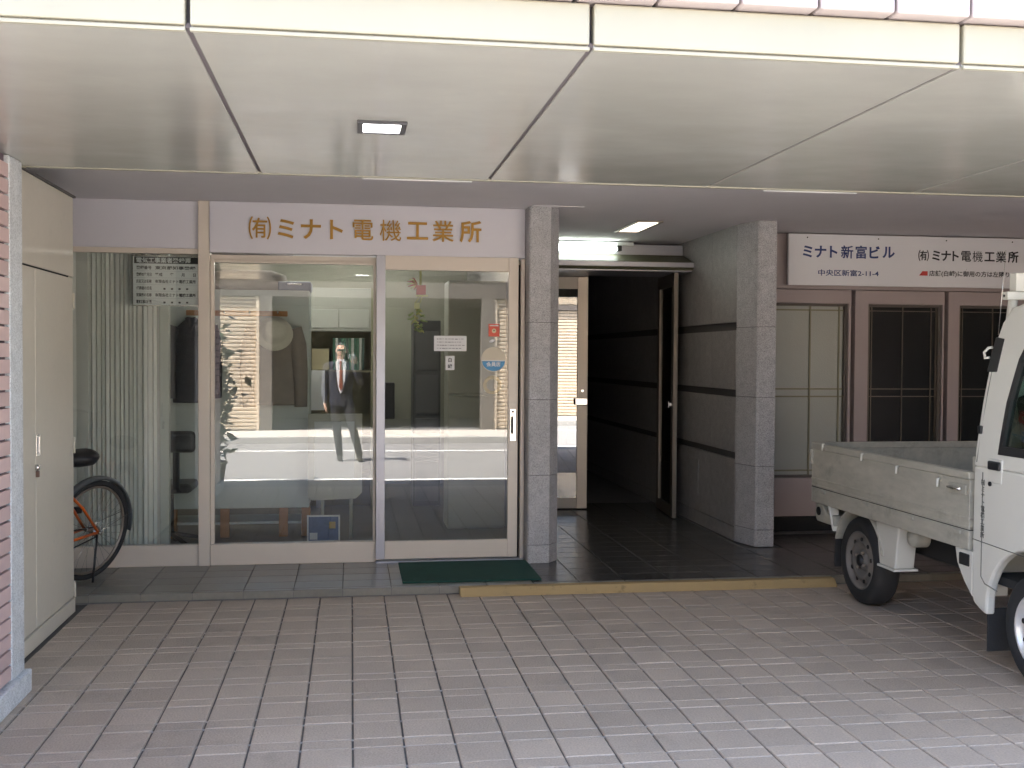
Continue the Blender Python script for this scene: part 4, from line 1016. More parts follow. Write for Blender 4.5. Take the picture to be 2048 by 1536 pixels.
# ================================================================== SHOP INTERIOR
# accordion blind behind the left pane
bl = thing('folding_blind', 'drawn grey accordion curtain behind the left shop pane', 'curtain', (-2.0, 7.85, 0.05))
xs_ = -2.95; xe = at(322, 800, 7.85).x; k = 0; n_ = 58
b = MB(); pts = []
xx_ = []; x = xs_
while x < xe - 0.012:
    xx_.append(x); f = (x-xs_)/(xe-xs_)
    x += random.choice((0.05, 0.085, 0.02, 0.03)) if f < 0.66 else random.uniform(0.010, 0.022)
xx_.append(xe)
for k, x in enumerate(xx_):
    pts.append((x, 7.80 + (random.uniform(0.018,0.045) if k % 2 else random.uniform(0,0.008))))
pts = pts + [(x, y_+0.006) for (x, y_) in reversed(pts)]
b.prism(pts, 'z', 0.075, 2.40); W(b.build('pleats', m_blind), bl)
W(MB().box(xe-0.002, xe+0.062, 7.80, 7.87, 0.07, 2.41).build('lead_post', mat('blind_post', (0.45,0.47,0.43), 0.5), None, 0.006), bl)
W(MB().box(-2.98, 1.2, 7.79, 7.88, 2.415, 2.45).build('track', m_alu_g), bl)
# white partition cupboard with coat rail
PY = 8.75
p0 = at(330, 577, PY); p1 = at(618, 1015, PY)
wc = thing('white_cupboard', 'tall white cupboard on wooden legs behind the fixed shop pane', 'cupboard', (p1.x-0.6, PY, 0.05))
px0 = p0.x - 0.15
W(MB().box(px0, p1.x, PY, PY+0.45, p1.z, p0.z).build('body', m_panel_g, None, 0.006), wc)
W(MB().box(px0, p1.x, PY+0.02, PY+0.43, 0.15, 0.17).build('lower_shelf', m_panel_g, None, 0.004), wc)
for px in (450, 567, 612, 345):
    q = at(px, 1040, PY+0.03); W(MB().box(q.x-0.035, q.x+0.035, PY+0.005, PY+0.06, 0.047, p1.z-0.001).build('leg', m_wood, None, 0.004), wc)
r0 = at(372, 620, PY-0.02); r1 = at(575, 633, PY-0.02)
cr = thing('coat_rail', 'wooden coat peg rail fixed on the white cupboard', 'coat rail', ((r0.x+r1.x)/2, PY-0.02, r1.z))
W(MB().box(r0.x, r1.x, PY-0.022, PY-0.001, r1.z, r0.z).build('board', m_wood, None, 0.004), cr)
for px in (400, 450, 500, 556):
    q = at(px, 627, PY-0.03); W(MB().tube((q.x, PY-0.022, q.z), (q.x, PY-0.07, q.z+0.012), 0.007).build('peg', m_steel_b), cr)
def coat(name, label, M, cx, cy_, ztop, zbot, w, sl):
    t = thing(name, label, 'coat', (cx, cy_, zbot))
    h = ztop - zbot
    b = MB(); secs = [(cx,cy_,zbot,w*0.98,0.085),(cx,cy_,zbot+0.02,w,0.09)]
    for f, k_ in ((0.2,1.0),(0.4,0.94),(0.6,0.90),(0.75,0.94),(0.86,0.92),(0.93,0.62),(0.97,0.34),(1.0,0.22)):
        secs.append((cx+random.uniform(-.01,.01), cy_, zbot+h*f, w*k_, 0.09*min(1,k_+0.1)))
    b.loft(secs, 20); W(b.build('body', M), t)
    for s in (-1, 1):
        b = MB(); b.path([(cx+s*w*0.78, cy_, zbot+h*0.89),(cx+s*w*1.02, cy_, zbot+h*0.70),(cx+s*w*1.12, cy_-0.02, zbot+h*0.40),(cx+s*w*1.10+0.01, cy_-0.02, zbot+h*sl)], [0.075,0.068,0.06,0.05], 12); W(b.build('sleeve', M), t)
    b = MB(); b.path([(cx-w*0.2,cy_-0.06,zbot+h*0.99),(cx-0.0,cy_-0.10,zbot+h*0.86),(cx+w*0.2,cy_-0.06,zbot+h*0.99)], 0.018, 8); W(b.build('collar', M), t)
    return t
q = at(556, 650, PY-0.12); qb = at(556, 810, PY-0.12)
coat('hanging_jacket', 'beige-brown jacket hanging from the coat rail under a straw hat', m_coat_b, q.x-0.03, PY-0.12, q.z+0.04, qb.z, 0.18, -0.02)
q = at(385, 640, PY-0.12); qb = at(385, 805, PY-0.12)
coat('hanging_coat', 'dark coat hanging from the coat rail beside the mullion', m_coat_d, q.x, PY-0.12, q.z+0.02, qb.z, 0.15, 0.05)
q = at(549, 668, PY-0.24)
ht = thing('straw_hat', 'pale straw hat hung over the beige jacket', 'hat', (q.x, PY-0.24, q.z))
o = MB().lathe([(0.14,0.0),(0.142,0.006),(0.10,0.012),(0.092,0.03),(0.085,0.085),(0.06,0.11),(0.001,0.115)], (0,0,0), 'z', 28, cap=False).build('hat_body', m_hat); o.parent = ht; 
o.rotation_euler = (math.radians(68), math.radians(12), 0)
# office chair
oc = at(352, 1000, 8.15)
ch = thing('office_chair', 'black swivel office chair behind the left pane beside the curtain', 'chair', (oc.x, 8.2, 0.05))
def chp(mb, nm, M=m_black, bev=0.0): return W(mb.build(nm, M, None, bev), ch)
qa = at(333, 862, 8.15); qb = at(391, 905, 8.15)
chp(MB().box(qa.x-0.06, qb.x, 8.12, 8.18, qb.z, qa.z), 'backrest', m_black, 0.03)
chp(MB().box(oc.x-0.03, oc.x+0.02, 8.185, 8.205, 0.50, qb.z+0.1), 'back_stem', m_black, 0.006)
chp(MB().box(oc.x-0.26, oc.x+0.10, 8.20, 8.62, 0.47, 0.54), 'seat', m_black, 0.03)
chp(MB().tube((oc.x-0.08,8.4,0.14),(oc.x-0.08,8.4,0.47),0.025), 'gas_column')
for k in range(5):
    a = 2*math.pi*k/5+0.3; e = (oc.x-0.08+0.24*math.cos(a), 8.4+0.24*math.sin(a), 0.10)
    chp(MB().tube((oc.x-0.08,8.4,0.15), e, 0.018, 0.014), 'base_arm'); chp(MB().lathe([(0.026,-0.02),(0.026,0.02)], (e[0],e[1],0.0735), 'y', 14), 'caster')
# boxes on the cupboard
topz = p0.z
bxq = at(480, 560, PY+0.15)
tag(MB().loft([(bxq.x,PY+0.2,topz+0.001,0.36,0.15),(bxq.x,PY+0.2,topz+0.06,0.38,0.16),(bxq.x+0.03,PY+0.2,topz+0.13,0.33,0.14),(bxq.x+0.06,PY+0.2,topz+0.165,0.2,0.09)], 18, power=3).build('cloth_bag', mat('bag_beige', (0.42,0.38,0.33), 0.85, var=0.2, vs=9)), 'pale bulging bag lying on top of the white cupboard', 'bag')
bxq = at(590, 560, PY+0.1)
t = thing('tool_case', 'blue-grey plastic case on the right end of the white cupboard', 'case', (bxq.x, PY+0.2, topz))
W(MB().box(bxq.x-0.13, bxq.x+0.13, PY+0.04, PY+0.34, topz+0.001, topz+0.075).build('case_body', mat('case_blue', (0.16,0.19,0.26), 0.4), None, 0.012), t)
W(MB().path([(bxq.x-0.06,PY+0.038,topz+0.05),(bxq.x-0.05,PY+0.01,topz+0.05),(bxq.x+0.05,PY+0.01,topz+0.05),(bxq.x+0.06,PY+0.038,topz+0.05)],0.007,8).build('case_handle', m_steel_b), t)
# beige framed board on legs with the poster leaning under it
BYY = 8.55
f0 = at(616, 828, BYY); f1 = at(724, 1000, BYY)
db = thing('display_board', 'beige framed board on thin legs in front of the white cupboard', 'board', ((f0.x+f1.x)/2, BYY, 0.05))
W(MB().prism([(f0.x,f1.z+0.03),(f0.x+0.03,f1.z),(f1.x-0.05,f1.z+0.01),(f1.x,f1.z+0.06),(f1.x,f0.z),(f0.x,f0.z)], 'y', BYY, BYY+0.025, holes=[[(f0.x+0.05,f0.z-0.52),(f1.x-0.06,f0.z-0.52),(f1.x-0.06,f0.z-0.06),(f0.x+0.05,f0.z-0.06)]]).build('frame', m_beige, None, 0.003), db)
W(MB().box(f0.x+0.05, f1.x-0.06, BYY+0.008, BYY+0.016, f0.z-0.52, f0.z-0.06).build('white_sheet', mat('board_sheet', (0.62,0.64,0.62), 0.5)), db)
for px in (645, 702):
    q = at(px, 1030, BYY+0.03); W(MB().tube((q.x, BYY+0.03, 0.049), (q.x, BYY+0.03, f1.z+0.1), 0.014).build('leg', m_beige), db)
W(MB().box(f0.x+0.02, f1.x-0.02, BYY+0.0255, BYY+0.04, f1.z+0.06, f1.z+0.12).build('back_rail', m_beige), db)
f0 = at(614, 1003, 8.45); f1 = at(680, 1056, 8.45)
ps = thing('framed_poster', 'framed blue and yellow poster standing on the floor under the beige board', 'poster', ((f0.x+f1.x)/2, 8.45, f1.z))
hh = f0.z - f1.z; zb_ = 0.049
W(MB().prism([(f0.x,zb_),(f1.x,zb_),(f1.x,zb_+hh),(f0.x,zb_+hh)], 'y', 8.45, 8.465, holes=[[(f0.x+.012,zb_+.012),(f1.x-.012,zb_+.012),(f1.x-.012,zb_+hh-.012),(f0.x+.012,zb_+hh-.012)]]).build('frame', m_paper), ps)
W(MB().box(f0.x+.012, f1.x-.012, 8.457, 8.462, zb_+.012, zb_+hh-.012).build('blue_print', mat('poster_blue', (0.10,0.15,0.28), 0.5, var=0.4, vs=25)), ps)
W(MB().box(f0.x+.17, f1.x-.035, 8.4545, 8.4568, zb_+hh*0.5, zb_+hh*0.75).build('yellow_patch', mat('poster_yellow', (0.55,0.36,0.08), 0.5)), ps)
W(MB().box(f0.x+.02, f0.x+0.08, 8.4545, 8.4568, zb_+hh*0.1, zb_+hh*0.35).build('pale_patch', m_paper), ps)
# shelf unit further back with cupboard, binders and odds
KY = 10.2
k0 = at(622, 575, KY); k1 = at(742, 740, KY)
sv = thing('wall_shelf', 'olive shelf unit with cupboard doors at the back of the shop', 'shelf', ((k0.x+k1.x)/2, KY, 0.05))
m_shelf = mat('shelf_olive', (0.22,0.20,0.12), 0.6, var=0.08)
W(MB().box(k0.x-0.1, k1.x+0.02, KY+0.33, KY+0.35, 0.05, k0.z).build('back_panel', m_shelf), sv)
zc = at(640, 662, KY).z; zl = at(640, 740, KY).z
W(MB().box(k0.x-0.1, k1.x, KY, KY+0.329, zc, k0.z).build('cupboard', mat('cupboard_grey', (0.40,0.40,0.35), 0.5), None, 0.004), sv)
for a_, b2 in ((k0.x-0.08, (k0.x+k1.x)/2-0.03), ((k0.x+k1.x)/2-0.02, k1.x-0.02)):
    W(MB().box(a_, b2, KY-0.012, KY-0.001, zc+0.03, k0.z-0.2).build('cupboard_door', mat('cupboard_door', (0.46,0.46,0.41), 0.45), None, 0.003), sv)
for zz in (zl, 0.75, 0.4): W(MB().box(k0.x-0.1, k1.x, KY+0.01, KY+0.329, zz-0.02, zz).build('shelf_board', m_shelf), sv)
for xx in (k0.x-0.12, k1.x): W(MB().box(xx, xx+0.05, KY, KY+0.34, 0.05, k0.z-0.001).build('upright', mat('upright_olive', (0.30,0.29,0.18), 0.6)), sv)
mb_ = [mat('binder_green', (0.06,0.16,0.10), 0.5), mat('binder_white', (0.50,0.50,0.46), 0.5), mat('binder_dark', (0.06,0.10,0.08), 0.5)]
for i in range(12):
    q = at(668 + i*5.3, 700, KY)
    tag(MB().box(q.x-0.011, q.x+0.011, KY+0.05, KY+0.30, zl+0.001, zl+0.30).build('binder', [mb_[i % 3 if i % 4 else 0]], None, 0.002), 'upright office binder in the row on the back shelf', 'binder', 'binders on the back shelf')
q = at(645, 720, KY); tag(MB().box(q.x-0.10, q.x+0.06, KY+0.05, KY+0.25, zl+0.001, zl+0.20).build('cardboard_box', mat('box_tan', (0.42,0.36,0.22), 0.8), None, 0.004), 'tan cardboard box on the back shelf left of the binders', 'box')
q = at(640, 775, 9.6); t = tag(MB().box(q.x-0.09, q.x+0.04, 9.6, 9.65, q.z-0.2, q.z+0.15).build('wall_calendar', m_paper), 'pale upright folder standing beside the white cupboard', 'folder')
# desk with clutter
dk = thing('office_desk', 'grey office desk with a dark front deep inside the shop', 'desk', (0.4, 10.6, 0.05))
W(MB().box(-0.35, 1.1, 10.3, 11.0, 0.72, 0.75).build('desk_top', m_beige, None, 0.004), dk)
W(MB().box(-0.33, 1.08, 10.95, 10.98, 0.2, 0.719).build('modesty_panel', m_alu_g), dk)
for xx in (-0.33, 1.02): W(MB().box(xx, xx+0.05, 10.35, 10.94, 0.05, 0.719).build('leg', m_alu_g), dk)
t = thing('monitor', 'dark monitor on the office desk', 'monitor', (0.2, 10.6, 0.751))
W(MB().box(-0.02, 0.42, 10.6, 10.66, 0.88, 1.24).build('screen', m_black, None, 0.01), t)
W(MB().box(0.17, 0.23, 10.62, 10.66, 0.76, 0.9).build('stand', m_black), t); W(MB().box(0.08, 0.32, 10.55, 10.72, 0.7505, 0.765).build('base', m_black), t)
# tall beige locker seen through the sliding door
LY = 8.95
l0 = at(897, 560, LY); l1_ = at(1022, 1066, LY)
lk = thing('steel_locker', 'tall beige steel locker behind the sliding door', 'locker', ((l0.x+l1_.x)/2, LY, 0.05))
zm = at(950, 790, LY).z; lx1 = min(1.28, l1_.x+0.05)
W(MB().box(l0.x, lx1, LY+0.012, LY+0.4, 0.05, l0.z).build('body', m_beige, None, 0.012), lk)
W(MB().box(l0.x+0.004, lx1, LY-0.004, LY+0.011, zm+0.012, l0.z-0.004).build('upper_door', m_beige, None, 0.006), lk)
W(MB().box(l0.x+0.004, lx1, LY-0.004, LY+0.011, 0.07, zm-0.012).build('lower_door', m_beige, None, 0.006), lk)
# filing cabinet dark next to it
q0 = at(775, 640, 10.4); q1 = at(880, 1000, 10.4)
fc = thing('filing_cabinet', 'dark grey filing cabinet behind the hanging ornament', 'cabinet', ((q0.x+q1.x)/2, 10.4, 0.05))
W(MB().box(q0.x+0.25, q1.x, 10.4, 10.8, 0.05, q0.z).build('carcass', mat('cab_dark', (0.09,0.09,0.09), 0.5), None, 0.005), fc)
for k in range(4): W(MB().box(q0.x+0.27, q1.x-0.02, 10.388, 10.399, 0.10+k*0.42, 0.48+k*0.42).build('drawer', mat('drawer_dark', (0.12,0.12,0.12), 0.45), None, 0.004), fc)
# hanging lucky-rake ornament
OY = 7.95
h0 = at(841, 548, OY); h1 = at(841, 666, OY)
orn = thing('lucky_ornament', 'hanging straw new-year ornament with a red plaque behind the door glass', 'ornament', (h0.x, OY, h1.z))
m_straw = mat('straw', (0.46,0.44,0.16), 0.8, var=0.2, vs=30); m_green = mat('ornament_green', (0.30,0.38,0.14), 0.7, var=0.3, vs=30); m_plaque = mat('plaque_red', (0.35,0.04,0.03), 0.6)
W(MB().tube((h0.x, OY, h0.z-0.10), (h0.x, OY, 2.45), 0.008, n=8).build('cord', m_straw), orn)
q = at(842, 580, OY); W(MB().box(q.x-0.035, q.x+0.035, OY-0.012, OY, q.z-0.035, q.z+0.035).build('plaque', m_plaque, None, 0.002), orn)
W(MB().box(q.x-0.036, q.x+0.05, OY-0.002, OY+0.006, q.z-0.048, q.z-0.037).build('plaque_base', m_straw), orn)
for k in range(7):
    a = math.radians(120 + k*22); W(MB().path([(q.x-0.03,OY-0.01,q.z+0.04),(q.x-0.03+0.04*math.cos(a),OY-0.02,q.z+0.05+0.035*math.sin(a)),(q.x-0.03+0.075*math.cos(a),OY-0.02,q.z+0.045+0.05*math.sin(a))], [0.005,0.005,0.002], 6).build('straw_spray', m_straw if k % 2 else m_plaque), orn)
W(MB().path([(q.x-0.01,OY,q.z-0.048),(q.x-0.045,OY,q.z-0.10)], 0.003, 5).path([(q.x+0.01,OY,q.z-0.048),(q.x-0.01,OY,q.z-0.10)],0.003,5).build('hanger', m_straw), orn)
W(MB().box(q.x-0.05, q.x-0.01, OY-0.01, OY+0.005, q.z-0.14, q.z-0.095).build('paper_tag', mat('tag_cream', (0.58,0.55,0.32), 0.8), None, 0.003), orn)
for k in range(16):
    f = k/15; cx = q.x-0.035 + 0.03*math.sin(k*2.1) + 0.02*f; z = q.z - 0.15 - 0.155*f
    W(MB().path([(cx,OY-0.01,z),(cx+0.03*math.cos(k*1.7),OY-0.025,z+0.02*math.sin(k*2.3)),(cx+0.05*math.cos(k*1.7+0.5),OY-0.02,z-0.012)], [0.009,0.008,0.003], 7).build('leaf', m_green if k % 3 else m_straw), orn)
# lamps added to brighten the shop interior
for (x0, x1, yy, lab) in ((-0.95, 0.25, 9.35, 'added fill lamp above the white cupboard inside the shop'), (-0.6, 0.6, 11.2, 'added fill lamp at the back of the shop')):
    t = thing('fill_lamp', lab, 'lamp', ((x0+x1)/2, yy, 2.45), 0, 'added fill lamps inside the shop')
    W(MB().box(x0, x1, yy-0.06, yy+0.06, 2.50, CEIL-0.001).build('batten', m_paper, None, 0.006), t)
    W(MB().tube((x0+0.03, yy, 2.482), (x1-0.03, yy, 2.482), 0.014, n=12).build('tube', m_fill), t)

# ================================================================== OPPOSITE SIDE OF THE STREET (seen in the glass)
OPY = -5.6
ob = thing('garage_building', 'low building across the street with beige roller shutters, seen mirrored in the glass', 'building', (0, OPY, 0.07))
OH = 3.3
bpart(MB().box(-14, -6.0, OPY-6, OPY, 0.0, OH), 'wall', m_oppwall, 0, ob)
bpart(MB().box(-6.0, 7.5, OPY-6, OPY, 2.62, OH), 'lintel', mat('lintel_brown', (0.11,0.095,0.085), 0.85), 0, ob)
bpart(MB().box(7.5, 14, OPY-6, OPY, 0.0, OH), 'wall', m_oppwall, 0, ob)
bpart(MB().box(-1.72, -1.5, OPY-0.3, OPY, 0.0, 2.619), 'pier', mat('pier_brown', (0.14,0.125,0.11), 0.85), 0, ob)
bpart(MB().box(2.50, 2.73, OPY-0.3, OPY, 0.0, 2.619), 'pier', mat('pier_brown', (0.14,0.125,0.11), 0.85), 0, ob)
bpart(MB().box(-6, 7.5, OPY-4.2, OPY-4.0, 0.0, 2.619), 'garage_rear_wall', mat('garage_brown', (0.10,0.085,0.065), 0.9), 0, ob)
bpart(MB().box(-6, 7.5, OPY-4.0, OPY-0.3, 0.0, 0.06), 'garage_floor', m_asphalt, 0, ob)
def shutter(x0, x1):
    b = MB(); z = 0.08; pts = []
    while z < 2.56:
        pts += [(OPY-0.10, z), (OPY-0.072, z+0.012), (OPY-0.068, z+0.045), (OPY-0.10, z+0.060)]; z += 0.075
    poly = pts + [(OPY-0.13, z), (OPY-0.13, 0.08)]
    b.prism(poly, 'x', x0, x1)
    s = bpart(b, 'roller_shutter', m_shutter, 0, ob)
    for xx in (x0-0.06, x1): bpart(MB().box(xx, xx+0.06, OPY-0.14, OPY-0.03, 0.0, 2.61), 'guide_rail', m_shutter, 0, s)
shutter(-5.9, -1.79); shutter(2.80, 7.4)

# potted shrub by the street end of the side wall (only mirrored in the glass)
pl = thing('potted_shrub', 'dark leafy potted shrub at the street end of the tiled wall, mirrored in the glass', 'plant', (-1.58, 2.58, -0.008))
W(MB().lathe([(0.12,0),(0.16,0.28),(0.175,0.28),(0.175,0.31),(0.15,0.31),(0.14,0.26)], (-1.58,2.58,-0.028), 'z', 24).build('pot', m_pot), pl)
stm = MB(); tips = []
for k in range(7):
    a = k*2.4; x = -1.58; y = 2.58; pts = [(x, y, 0.24)]
    for j in range(5):
        x += 0.035*math.cos(a+j*0.4); y += 0.035*math.sin(a+j*0.4); pts.append((x, y, 0.24 + (j+1)*(0.22 + 0.10*((k*37) % 5)/5)))
        tips.append(Vector(pts[-1]))
    stm.path(pts, [0.012,0.010,0.009,0.007,0.005,0.003], 6)
W(stm.build('stem', m_bark), pl)
lf = MB()
for i in range(1000):
    c = random.choice(tips) + Vector((random.gauss(0,.10), random.gauss(0,.10), random.gauss(0,.12)))
    d = Vector((random.gauss(0,1), random.gauss(0,1), random.gauss(-0.1,.6))).normalized(); s = d.cross(Vector((random.gauss(0,.4),random.gauss(0,.4),1))).normalized(); l = random.uniform(.08,.16); w = l*0.30
    up_ = d.cross(s)
    v = [lf.bm.verts.new(p) for p in (c, c+d*l*.4+s*w-up_*.006, c+d*l, c+d*l*.4-s*w-up_*.006, c+d*l*.45)]
    for q in ((0,1,4),(1,2,4),(2,3,4),(3,0,4)): lf._f([v[j] for j in q])
W(tag(lf.build('foliage', m_leaf), kind='stuff'), pl)

# ================================================================== PERSON (photographer, mirrored in the glass)
def capsule(bm, a, b_, ra, rb, n=14):
    a, b_ = Vector(a), Vector(b_); d = (b_-a); L = d.length; d.normalize(); u = d.orthogonal().normalized(); w = d.cross(u)
    rings = []
    for t in (-90,-60,-30,0): q = math.radians(t); rings.append((a + d*ra*math.sin(q), max(1e-3, ra*math.cos(q))))
    for t in (0,30,60,90): q = math.radians(t); rings.append((b_ + d*rb*math.sin(q), max(1e-3, rb*math.cos(q))))
    V = [[bm.verts.new(c + (u*math.cos(2*math.pi*j/n) + w*math.sin(2*math.pi*j/n))*r) for j in range(n)] for c, r in rings]
    for i in range(len(V)-1):
        for j in range(n): bm.faces.new((V[i][j], V[i][(j+1)%n], V[i+1][(j+1)%n], V[i+1][j]))
    bm.faces.new(list(reversed(V[0]))); bm.faces.new(V[-1])
def ellip(bm, c, r, n=18):
    res = bmesh.ops.create_uvsphere(bm, u_segments=n, v_segments=n//2+2, radius=1.0)
    for v in res['verts']: v.co = Vector((c[0]+v.co.x*r[0], c[1]+v.co.y*r[1], c[2]+v.co.z*r[2]))
PX, PYY = -0.15, -0.52          # body centre
pe = thing('person', 'person in a dark suit, white shirt and rust tie photographing, mirrored in the shop glass', 'person', (PX, PYY, -0.03))
bm = bmesh.new()
hipz, shz = 0.86, 1.36
# torso as stacked ellipsoids (jacket), pelvis, neck, head
for k_ in range(17):
    f_ = k_/16; z = 0.80 + 0.50*f_; rx = 0.172 - 0.012*math.sin(math.pi*min(1, f_*1.5)) + 0.012*f_
    ellip(bm, (PX, PYY, z), (rx, 0.113 + 0.006*math.sin(math.pi*f_), 0.12))
ellip(bm, (PX, PYY, 1.33), (0.165, 0.10, 0.085))
capsule(bm, (PX-0.165,PYY,1.345), (PX+0.165,PYY,1.345), 0.062, 0.062)
capsule(bm, (PX,PYY-0.005,1.36), (PX,PYY+0.01,1.50), 0.056, 0.052)
hx, hy, hz_ = PX+0.005, PYY+0.03, 1.565
ellip(bm, (hx,hy-0.012,hz_+0.03), (0.075,0.092,0.088)); ellip(bm, (hx,hy+0.02,hz_-0.035), (0.058,0.068,0.072)); ellip(bm, (hx,hy+0.045,hz_-0.078), (0.030,0.030,0.025))
ellip(bm, (hx,hy+0.093,hz_-0.012), (0.013,0.018,0.020)); capsule(bm, (hx,hy+0.082,hz_+0.015), (hx,hy+0.095,hz_-0.012), 0.008, 0.011)
for s in (-1,1): ellip(bm, (hx+s*0.076,hy-0.005,hz_), (0.012,0.020,0.030))
capsule(bm, (hx-0.035,hy+0.078,hz_+0.028), (hx+0.035,hy+0.078,hz_+0.028), 0.010, 0.010)
capsule(bm, (hx-0.018,hy+0.083,hz_-0.048), (hx+0.018,hy+0.083,hz_-0.048), 0.007, 0.007)
# hanging left arm (-x side)
SL = Vector((PX-0.195,PYY,1.335)); EL = Vector((PX-0.235,PYY-0.01,1.06)); WL = Vector((PX-0.225,PYY+0.06,0.815))
capsule(bm, SL, EL, 0.062, 0.050); capsule(bm, EL, WL, 0.050, 0.040)
HL = WL + Vector((0.0,0.02,-0.045)); ellip(bm, HL, (0.024,0.038,0.05))
for k, l in enumerate((0.060,0.068,0.064,0.052)):
    b0 = HL + Vector((0.004, 0.026-0.017*k, -0.036)); m1 = b0 + Vector((0.010,0.004,-l*0.55)); capsule(bm, b0, m1, 0.0095, 0.009); capsule(bm, m1, m1+Vector((0.022,0.0,-l*0.3)), 0.009, 0.0075)
capsule(bm, HL+Vector((0.008,0.03,0.0)), HL+Vector((0.02,0.055,-0.03)), 0.011, 0.010); capsule(bm, HL+Vector((0.02,0.055,-0.03)), HL+Vector((0.03,0.055,-0.058)), 0.010, 0.008)
# raised right arm (+x side) holding the camera
SR = Vector((PX+0.195,PYY,1.335)); ER = Vector((PX+0.285,PYY+0.12,1.12)); WR_ = Vector((PX+0.215,PYY+0.33,1.38))
capsule(bm, SR, ER, 0.062, 0.050); capsule(bm, ER, WR_, 0.050, 0.037)
HR = WR_ + Vector((-0.008,0.02,0.055)); ellip(bm, HR, (0.026,0.036,0.05))
for k, l in enumerate((0.055,0.06,0.056,0.046)):
    b0 = HR + Vector((-0.005, 0.034-0.001*k, 0.042-0.024*k)); m1 = b0 + Vector((-0.030,0.032,0.004)); capsule(bm, b0, m1, 0.0095, 0.009); capsule(bm, m1, m1+Vector((-l*0.8,0.004,0.0)), 0.009, 0.0075)
capsule(bm, HR+Vector((-0.012,-0.02,0.0)), HR+Vector((-0.05,-0.012,0.02)), 0.011, 0.009)
# legs in a half step, shoes
for (hxo, fx_, fy_, kx, ky) in ((-0.085, PX-0.02, PYY-0.10, PX-0.06, PYY-0.02), (0.085, PX+0.265, PYY+0.02, PX+0.17, PYY+0.05)):
    H = Vector((PX+hxo,PYY,0.84)); K = Vector((kx,ky,0.45)); A = Vector((fx_,fy_,0.065))
    capsule(bm, H, K, 0.092, 0.064); capsule(bm, K, A, 0.064, 0.050)
    capsule(bm, (fx_,fy_-0.035,0.012), (fx_+0.01,fy_+0.15,0.008), 0.042, 0.036)
me = bpy.data.meshes.new('body_raw'); bm.to_mesh(me); bm.free()
tmp = bpy.data.objects.new('tmp_body', me); COL.objects.link(tmp)
rm = tmp.modifiers.new('remesh','REMESH'); rm.mode = 'VOXEL'; rm.voxel_size = 0.0075
sm = tmp.modifiers.new('smooth','SMOOTH'); sm.factor = 0.5; sm.iterations = 6
bme = bpy.data.meshes.new_from_object(tmp.evaluated_get(bpy.context.evaluated_depsgraph_get()))
bpy.data.objects.remove(tmp); bpy.data.meshes.remove(me)
bme.name = 'body'; bme.materials.clear()
for M in (m_suit, m_trouser, m_skin, m_shoe, m_shirt): bme.materials.append(M)
for p in bme.polygons:
    c = p.center; p.use_smooth = True
    if c.z > 1.445 and abs(c.x-PX) < 0.14 and c.y < PYY+0.2: i = 2
    elif c.z > 1.40 and abs(c.x-PX) < 0.075: i = 4
    elif (c - HL).length < 0.13 and c.z < WL.z - 0.005 and c.x < PX - 0.178: i = 2
    elif c.y > WR_.y - 0.03 and c.z > WR_.z + 0.005 and c.x > PX+0.05: i = 2
    elif c.z < 0.075: i = 3
    elif c.z < 0.80 and (c - HL).length > 0.13 and c.x > PX-0.2: i = 1
    else: i = 0
    p.material_index = i
body = bpy.data.objects.new('body', bme); COL.objects.link(body); W(body, pe)
# shirt front, lapels, tie, hair, glasses
def front(zx):   # y of chest surface
    return PYY + 0.118
sh_ = MB(); sh_.prism([(PX-0.085,1.405),(PX,1.43),(PX+0.085,1.405),(PX+0.07,1.20),(PX+0.03,1.0),(PX,0.955),(PX-0.03,1.0),(PX-0.07,1.20)], 'y', PYY+0.07, PYY+0.126); W(sh_.build('shirt_front', m_shirt, None, 0.006), pe)
for s in (-1,1):
    W(MB().prism([(PX+0.075,1.42),(PX+0.125,1.36),(PX+0.125,1.26),(PX+0.02,0.96),(PX+0.062,1.2)] if s > 0 else [(PX-0.075,1.42),(PX-0.062,1.2),(PX-0.02,0.96),(PX-0.125,1.26),(PX-0.125,1.36)], 'y', PYY+0.085, PYY+0.132).build('lapel', m_suit, None, 0.004), pe)
    W(MB().prism([(PX,1.425),(PX+s*0.05,1.44),(PX+s*0.052,1.405),(PX+s*0.022,1.39)], 'y', PYY+0.06, PYY+0.134).build('collar', m_shirt, None, 0.003), pe)
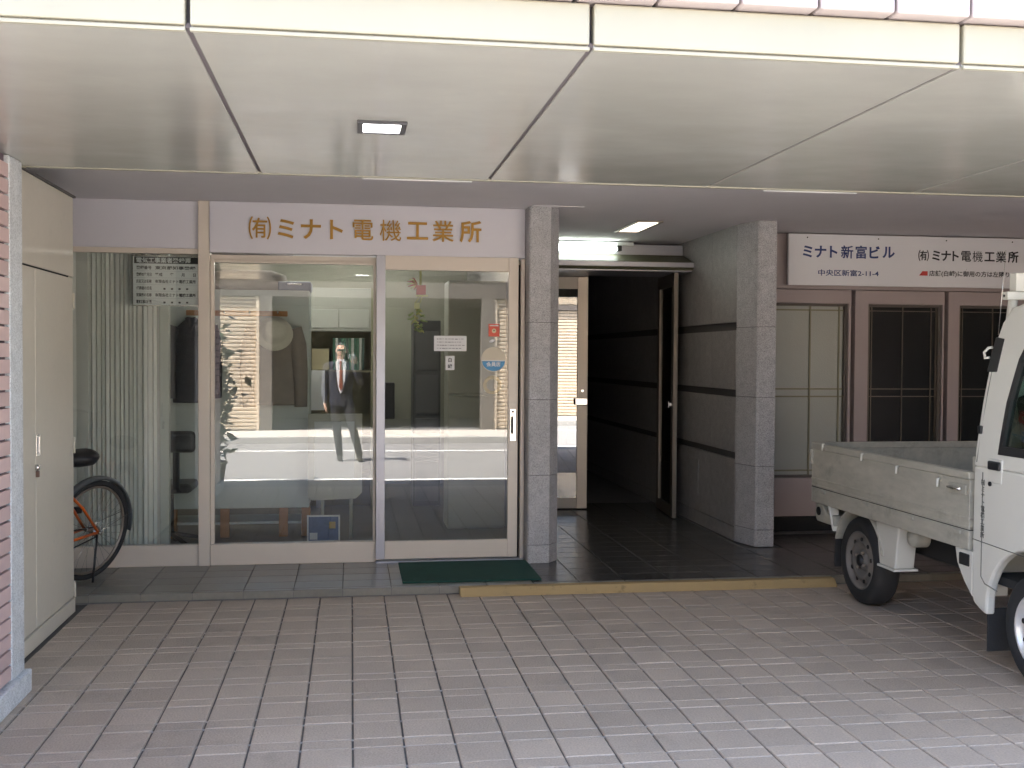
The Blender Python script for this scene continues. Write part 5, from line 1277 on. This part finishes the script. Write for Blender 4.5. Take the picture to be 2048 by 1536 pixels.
W(MB().prism([(PX-0.016,1.42),(PX+0.016,1.42),(PX+0.013,1.385),(PX+0.030,1.05),(PX+0.004,0.99),(PX-0.024,1.05),(PX-0.012,1.385)], 'y', PYY+0.12, PYY+0.138).build('tie', m_tie, None, 0.004), pe)
W(MB().lathe([(0.004,0),(0.004,-0.006)], (PX, PYY+0.125, 0.93), 'y', 10).build('belt_buckle', m_steel_b), pe)
hb = bmesh.new(); ellip(hb, (hx,hy-0.022,hz_+0.042), (0.083,0.094,0.088), 28)
for v in list(hb.verts):
    if (v.co.y > hy+0.035 and v.co.z < hz_+0.085) or v.co.z < hz_-0.05 or (v.co.z < hz_+0.03 and v.co.y > hy-0.0): hb.verts.remove(v)
hm = bpy.data.meshes.new('hair'); hb.to_mesh(hm); hb.free(); hm.materials.append(m_hair)
ho = bpy.data.objects.new('hair', hm); COL.objects.link(ho); so = ho.modifiers.new('solid','SOLIDIFY'); so.thickness = 0.008; W(ho, pe)
gl = MB()
for s in (-1,1): gl.loft([(hx+s*0.032,hy+0.094,hz_-0.002,0.024,0.004),(hx+s*0.032,hy+0.094,hz_+0.026,0.024,0.004)], 14)
gl.box(hx-0.01,hx+0.01,hy+0.094,hy+0.098,hz_+0.014,hz_+0.02)
for s in (-1,1): gl.box(hx+s*0.058-0.002,hx+s*0.058+0.002,hy+0.0,hy+0.094,hz_+0.012,hz_+0.018)
W(gl.build('sunglasses', m_black), pe)
# the camera he holds, just behind the viewpoint
dc = thing('compact_camera', 'silver compact camera held up in the right hand, mirrored in the glass', 'camera', (0.0, -0.10, 1.44))
W(MB().box(-0.045, 0.050, -0.115, -0.085, 1.452, 1.515).build('camera_body', m_camera, None, 0.008), dc)
W(MB().lathe([(0.022,0),(0.022,0.012),(0.017,0.013),(0.015,0.006),(0.001,0.006)], (0.0,-0.085,1.483), 'y', 24, cap=False).build('lens_ring', m_black), dc)
W(MB().box(0.02, 0.036, -0.0849, -0.082, 1.498, 1.508).build('flash', m_paper), dc)
bpy.context.view_layer.update()
